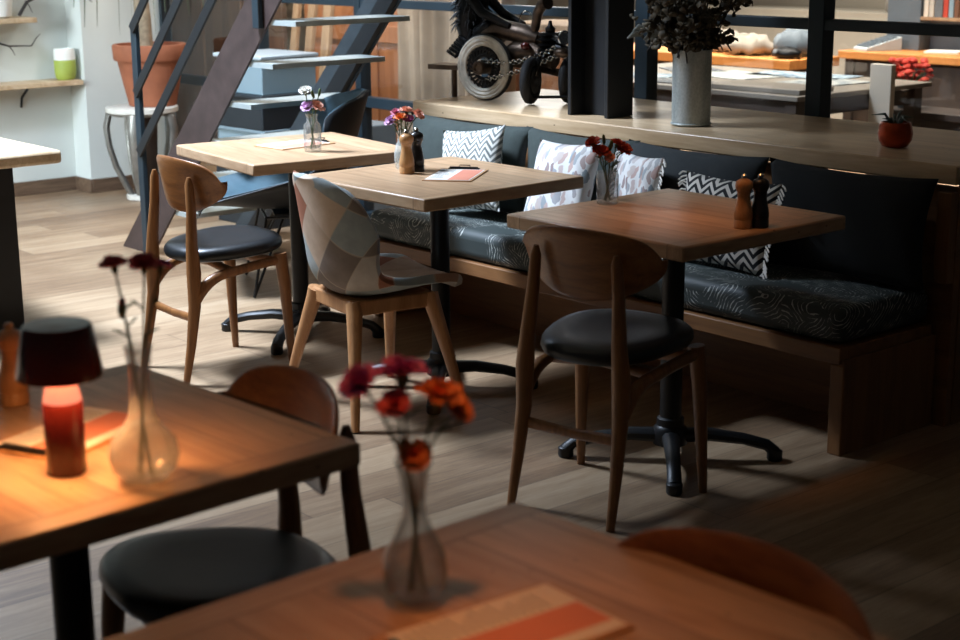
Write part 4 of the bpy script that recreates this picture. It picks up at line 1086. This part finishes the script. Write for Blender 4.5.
PR = [printmat('blue sketch print', '#22384f', '#6d8290', '#a3a8a4'), printmat('pale drawing print', '#6b767c', '#8f9592', '#b3b2ab'), printmat('dark photo print', '#1b1d20', '#3c4146', '#8a8f90'), printmat('grey chart print', '#454f57', '#868c8b', '#aaa79f')]
for (x, y, w, l, r, m_, lb) in ((-6.35, 6.62, .36, .26, 20, 0, 'blue sketch print on the drawing table behind the galvanised vase'), (-6.0, 7.0, .5, .36, -12, 1, 'pale drawing spread in the middle of the drawing table'),
                            (-5.72, 7.25, .6, .3, 8, 0, 'blue chart at the far edge of the drawing table'), (-5.95, 6.48, .44, .22, 4, 2, 'dark photo print at the near edge of the drawing table'), (-5.38, 6.95, .34, .5, -5, 3, 'grey chart at the right end of the drawing table'),
                            (-6.42, 7.1, .4, .3, -30, 2, 'dark print at the far left of the drawing table')):
    sheet((x, y, .75), w, l, R(r), PR[m_], lb)
o = MB().b2((-.30, -.15, 0), (.30, .15, .025)).build('drawing_board', 'slate', bevel=.003); put(o, (-5.32, 6.48, .757), R(3)); 
tag(o, 'thick pale drawing board at the front corner of the drawing table', 'board')
o.location = (-5.34, 6.49, .751)
# stuff on the orange bench
def lump(loc, r, sq, mat, name, label, cat):
    mb = MB(); mb.ball((0, 0, 0), r, 18, sq); gg = random.Random(hash(label) % 999)
    mb.v = [(x + r * .12 * sin(17 * y / r + 3), y + r * .12 * sin(13 * x / r), max(z, -r * sq[2] * .55) + r * .1 * sin(9 * (x + y) / r)) for x, y, z in mb.v]
    zmin = min(v[2] for v in mb.v); mb.v = [(x, y, z - zmin) for x, y, z in mb.v]
    o = mb.build(name, mat, angle=80); put(o, loc); return tag(o, label, cat)
lump((-6.80, 8.05, .77), .15, (1.2, .9, .5), 'cloth', 'crumpled_cloth', 'grey crumpled cloth on the left of the orange workbench', 'cloth')
lump((-6.50, 8.15, .77), .13, (1.1, 1, .8), 'bluegrey', 'canvas_bag', 'blue-grey canvas bag on the right of the orange workbench', 'bag')
lump((-7.10, 8.15, .77), .12, (1.2, 1, .7), 'cloth', 'canvas_bag', 'pale grey bag at the back left of the orange workbench', 'bag')
lump((-6.42, 7.97, .77), .07, (1.4, 1, .6), 'darkiron', 'work_glove', 'dark glove at the front right of the orange workbench', 'glove')
kb = thing('calculator', 'grey desk calculator with a grid of keys on the far right workbench', 'calculator', (-6.45, 8.95, .77), R(-25))
MB().add([(-.09, -.13, 0), (.09, -.13, 0), (.09, .13, 0), (-.09, .13, 0), (-.09, -.13, .02), (.09, -.13, .02), (.09, .13, .09), (-.09, .13, .09)], [(0, 3, 2, 1), (4, 5, 6, 7), (0, 1, 5, 4), (1, 2, 6, 5), (2, 3, 7, 6), (3, 0, 4, 7)]).build('case', 'paleplastic', kb, bevel=.003)
ky = MB()
for i in range(6):
    for j in range(7): ky.box((-.065 + .026 * i, -.1 + .032 * j, .02 + .07 * (.03 + .032 * j) / .26 + .004), (.018, .022, .012), (R(15), 0, 0))
ky.build('keys', 'bluegrey', kb)
o = MB().b2((-.11, -.09, 0), (.11, .09, .012)).build('notebook', 'paper', bevel=.001); put(o, (-6.0, 9.05, .77), R(20)); tag(o, 'open white notebook on the far right workbench', 'notebook')
# dark cupboard, red plant, stool between
RPX = -5.26
dk = worktable('dark low table in front of the far right workbench', (-5.42, 7.47), (-4.4, 7.75), .58, 'darkwood', 'darkwood', .04)
rp = thing('red_flowering_plant', 'scarlet flowering plant behind the glass above the copper pot', 'plant', (RPX, 7.6, .58))
MB().lathe([(.05, 0), (.07, .1), (.075, .11), (.065, .11)], n=20).build('pot', 'bluegrey', rp)
fb = MB()
for k in range(60):
    a = rnd.uniform(0, 6.28); rr = rnd.uniform(0, .12); zq = .2 + rnd.uniform(-.05, .07)
    fb.ball((rr * cos(a), rr * sin(a), zq), .026, 6, (1, 1, .6))
fb.build('blossoms', 'redflower', rp)
sg = MB()
for k in range(10):
    a = k * .63; sg.tube([(0, 0, .08), (.05 * cos(a), .05 * sin(a), .15), (.09 * cos(a), .09 * sin(a), .2)], .004, 5)
sg.build('stems', 'stem', rp)
# back shelf with books, cabinets on the back wall
bs = thing('wall_cabinet', 'long low cream cabinet along the far workshop wall', 'cupboard', (-7.4, 10.3, 0))
MB().b2((-2.2, -.28, 0), (2.2, .28, .95)).build('carcass', 'whitewall', bs, bevel=.005)
for k in range(5): MB().b2((-2.16 + .865 * k, -.3, .06), (-1.33 + .865 * k, -.28, .9)).build('door', 'whitewall', bs, bevel=.003)
bk = thing('bookshelf', 'blue-grey bookshelf unit behind the top right pane', 'bookshelf', (-6.17, 9.1, .77))
MB().b2((-.32, .0, 0), (-.06, .14, .8)).build('side_panel', 'bluegrey', bk, bevel=.003); MB().b2((-.06, .0, .20), (.75, .14, .222)).build('shelf_board', 'plankwood', bk, bevel=.002)
MB().b2((-.06, .12, 0), (.75, .14, .8)).build('back_panel', 'bluegrey', bk)
MB().b2((.75, .0, 0), (.78, .14, .8)).build('side_panel', 'bluegrey', bk, bevel=.003)
cols = ['#c9c2b4', '#b6b0a4', '#5f6468', '#b33a26', '#7f98a5', '#6a4630', '#7c5232', '#2e3a40']
nm = ['cream', 'pale grey', 'slate grey', 'red', 'light blue', 'dark brown', 'tan brown', 'dark teal']
x = -6.21
for c, n_ in zip(cols, nm):
    w = .035 if n_ not in ('slate grey',) else .06; hgt = rnd.uniform(.22, .27)
    t = thing('book', n_ + ' book standing on the shelf behind the top right pane', 'book', (x + w / 2, 9.15, .9921), 0, 'books behind the top right pane')
    MB().b2((-w / 2, -.045, 0), (w / 2, .065, hgt)).build('cover', flat(n_ + ' book cloth', c, .6), t, bevel=.002)
    MB().b2((-w / 2 + .004, -.04, hgt), (w / 2 - .004, .06, hgt + .001)).build('pages', 'paper', t, smooth=False)
    x += w + .006
mn = thing('scanner', 'grey office machine on the cabinet behind the upper panes', 'machine', (-7.0, 10.2, .95))
MB().b2((-.2, -.15, 0), (.2, .15, .1)).build('machine_body', 'cloth', mn, bevel=.02); MB().box((0, .02, .14), (.3, .2, .07), (R(12), 0, 0)).build('lid', 'bluegrey', mn, bevel=.01)
# workshop chair silhouettes
def chair_small(loc, rz, label):
    t = thing('work_chair', label, 'chair', loc, rz, 'chairs in the workshop')
    MB().b2((-.2, -.2, .43), (.2, .2, .46)).build('seat', 'darkwood', t, bevel=.006); MB().b2((-.2, -.22, .6), (.2, -.2, .66)).build('backrest', 'bluegrey', t, bevel=.006)
    for sx in (-1, 1):
        MB().tube([(sx * .18, -.21, 0), (sx * .18, -.21, .66)], .012, 8).build('back_leg', 'blackmetal', t); MB().tube([(sx * .18, .18, 0), (sx * .18, .18, .43)], .012, 8).build('front_leg', 'blackmetal', t)
chair_small((-5.25, 5.95, 0), R(10), 'dark work chair at the front of the drawing table behind the glass')
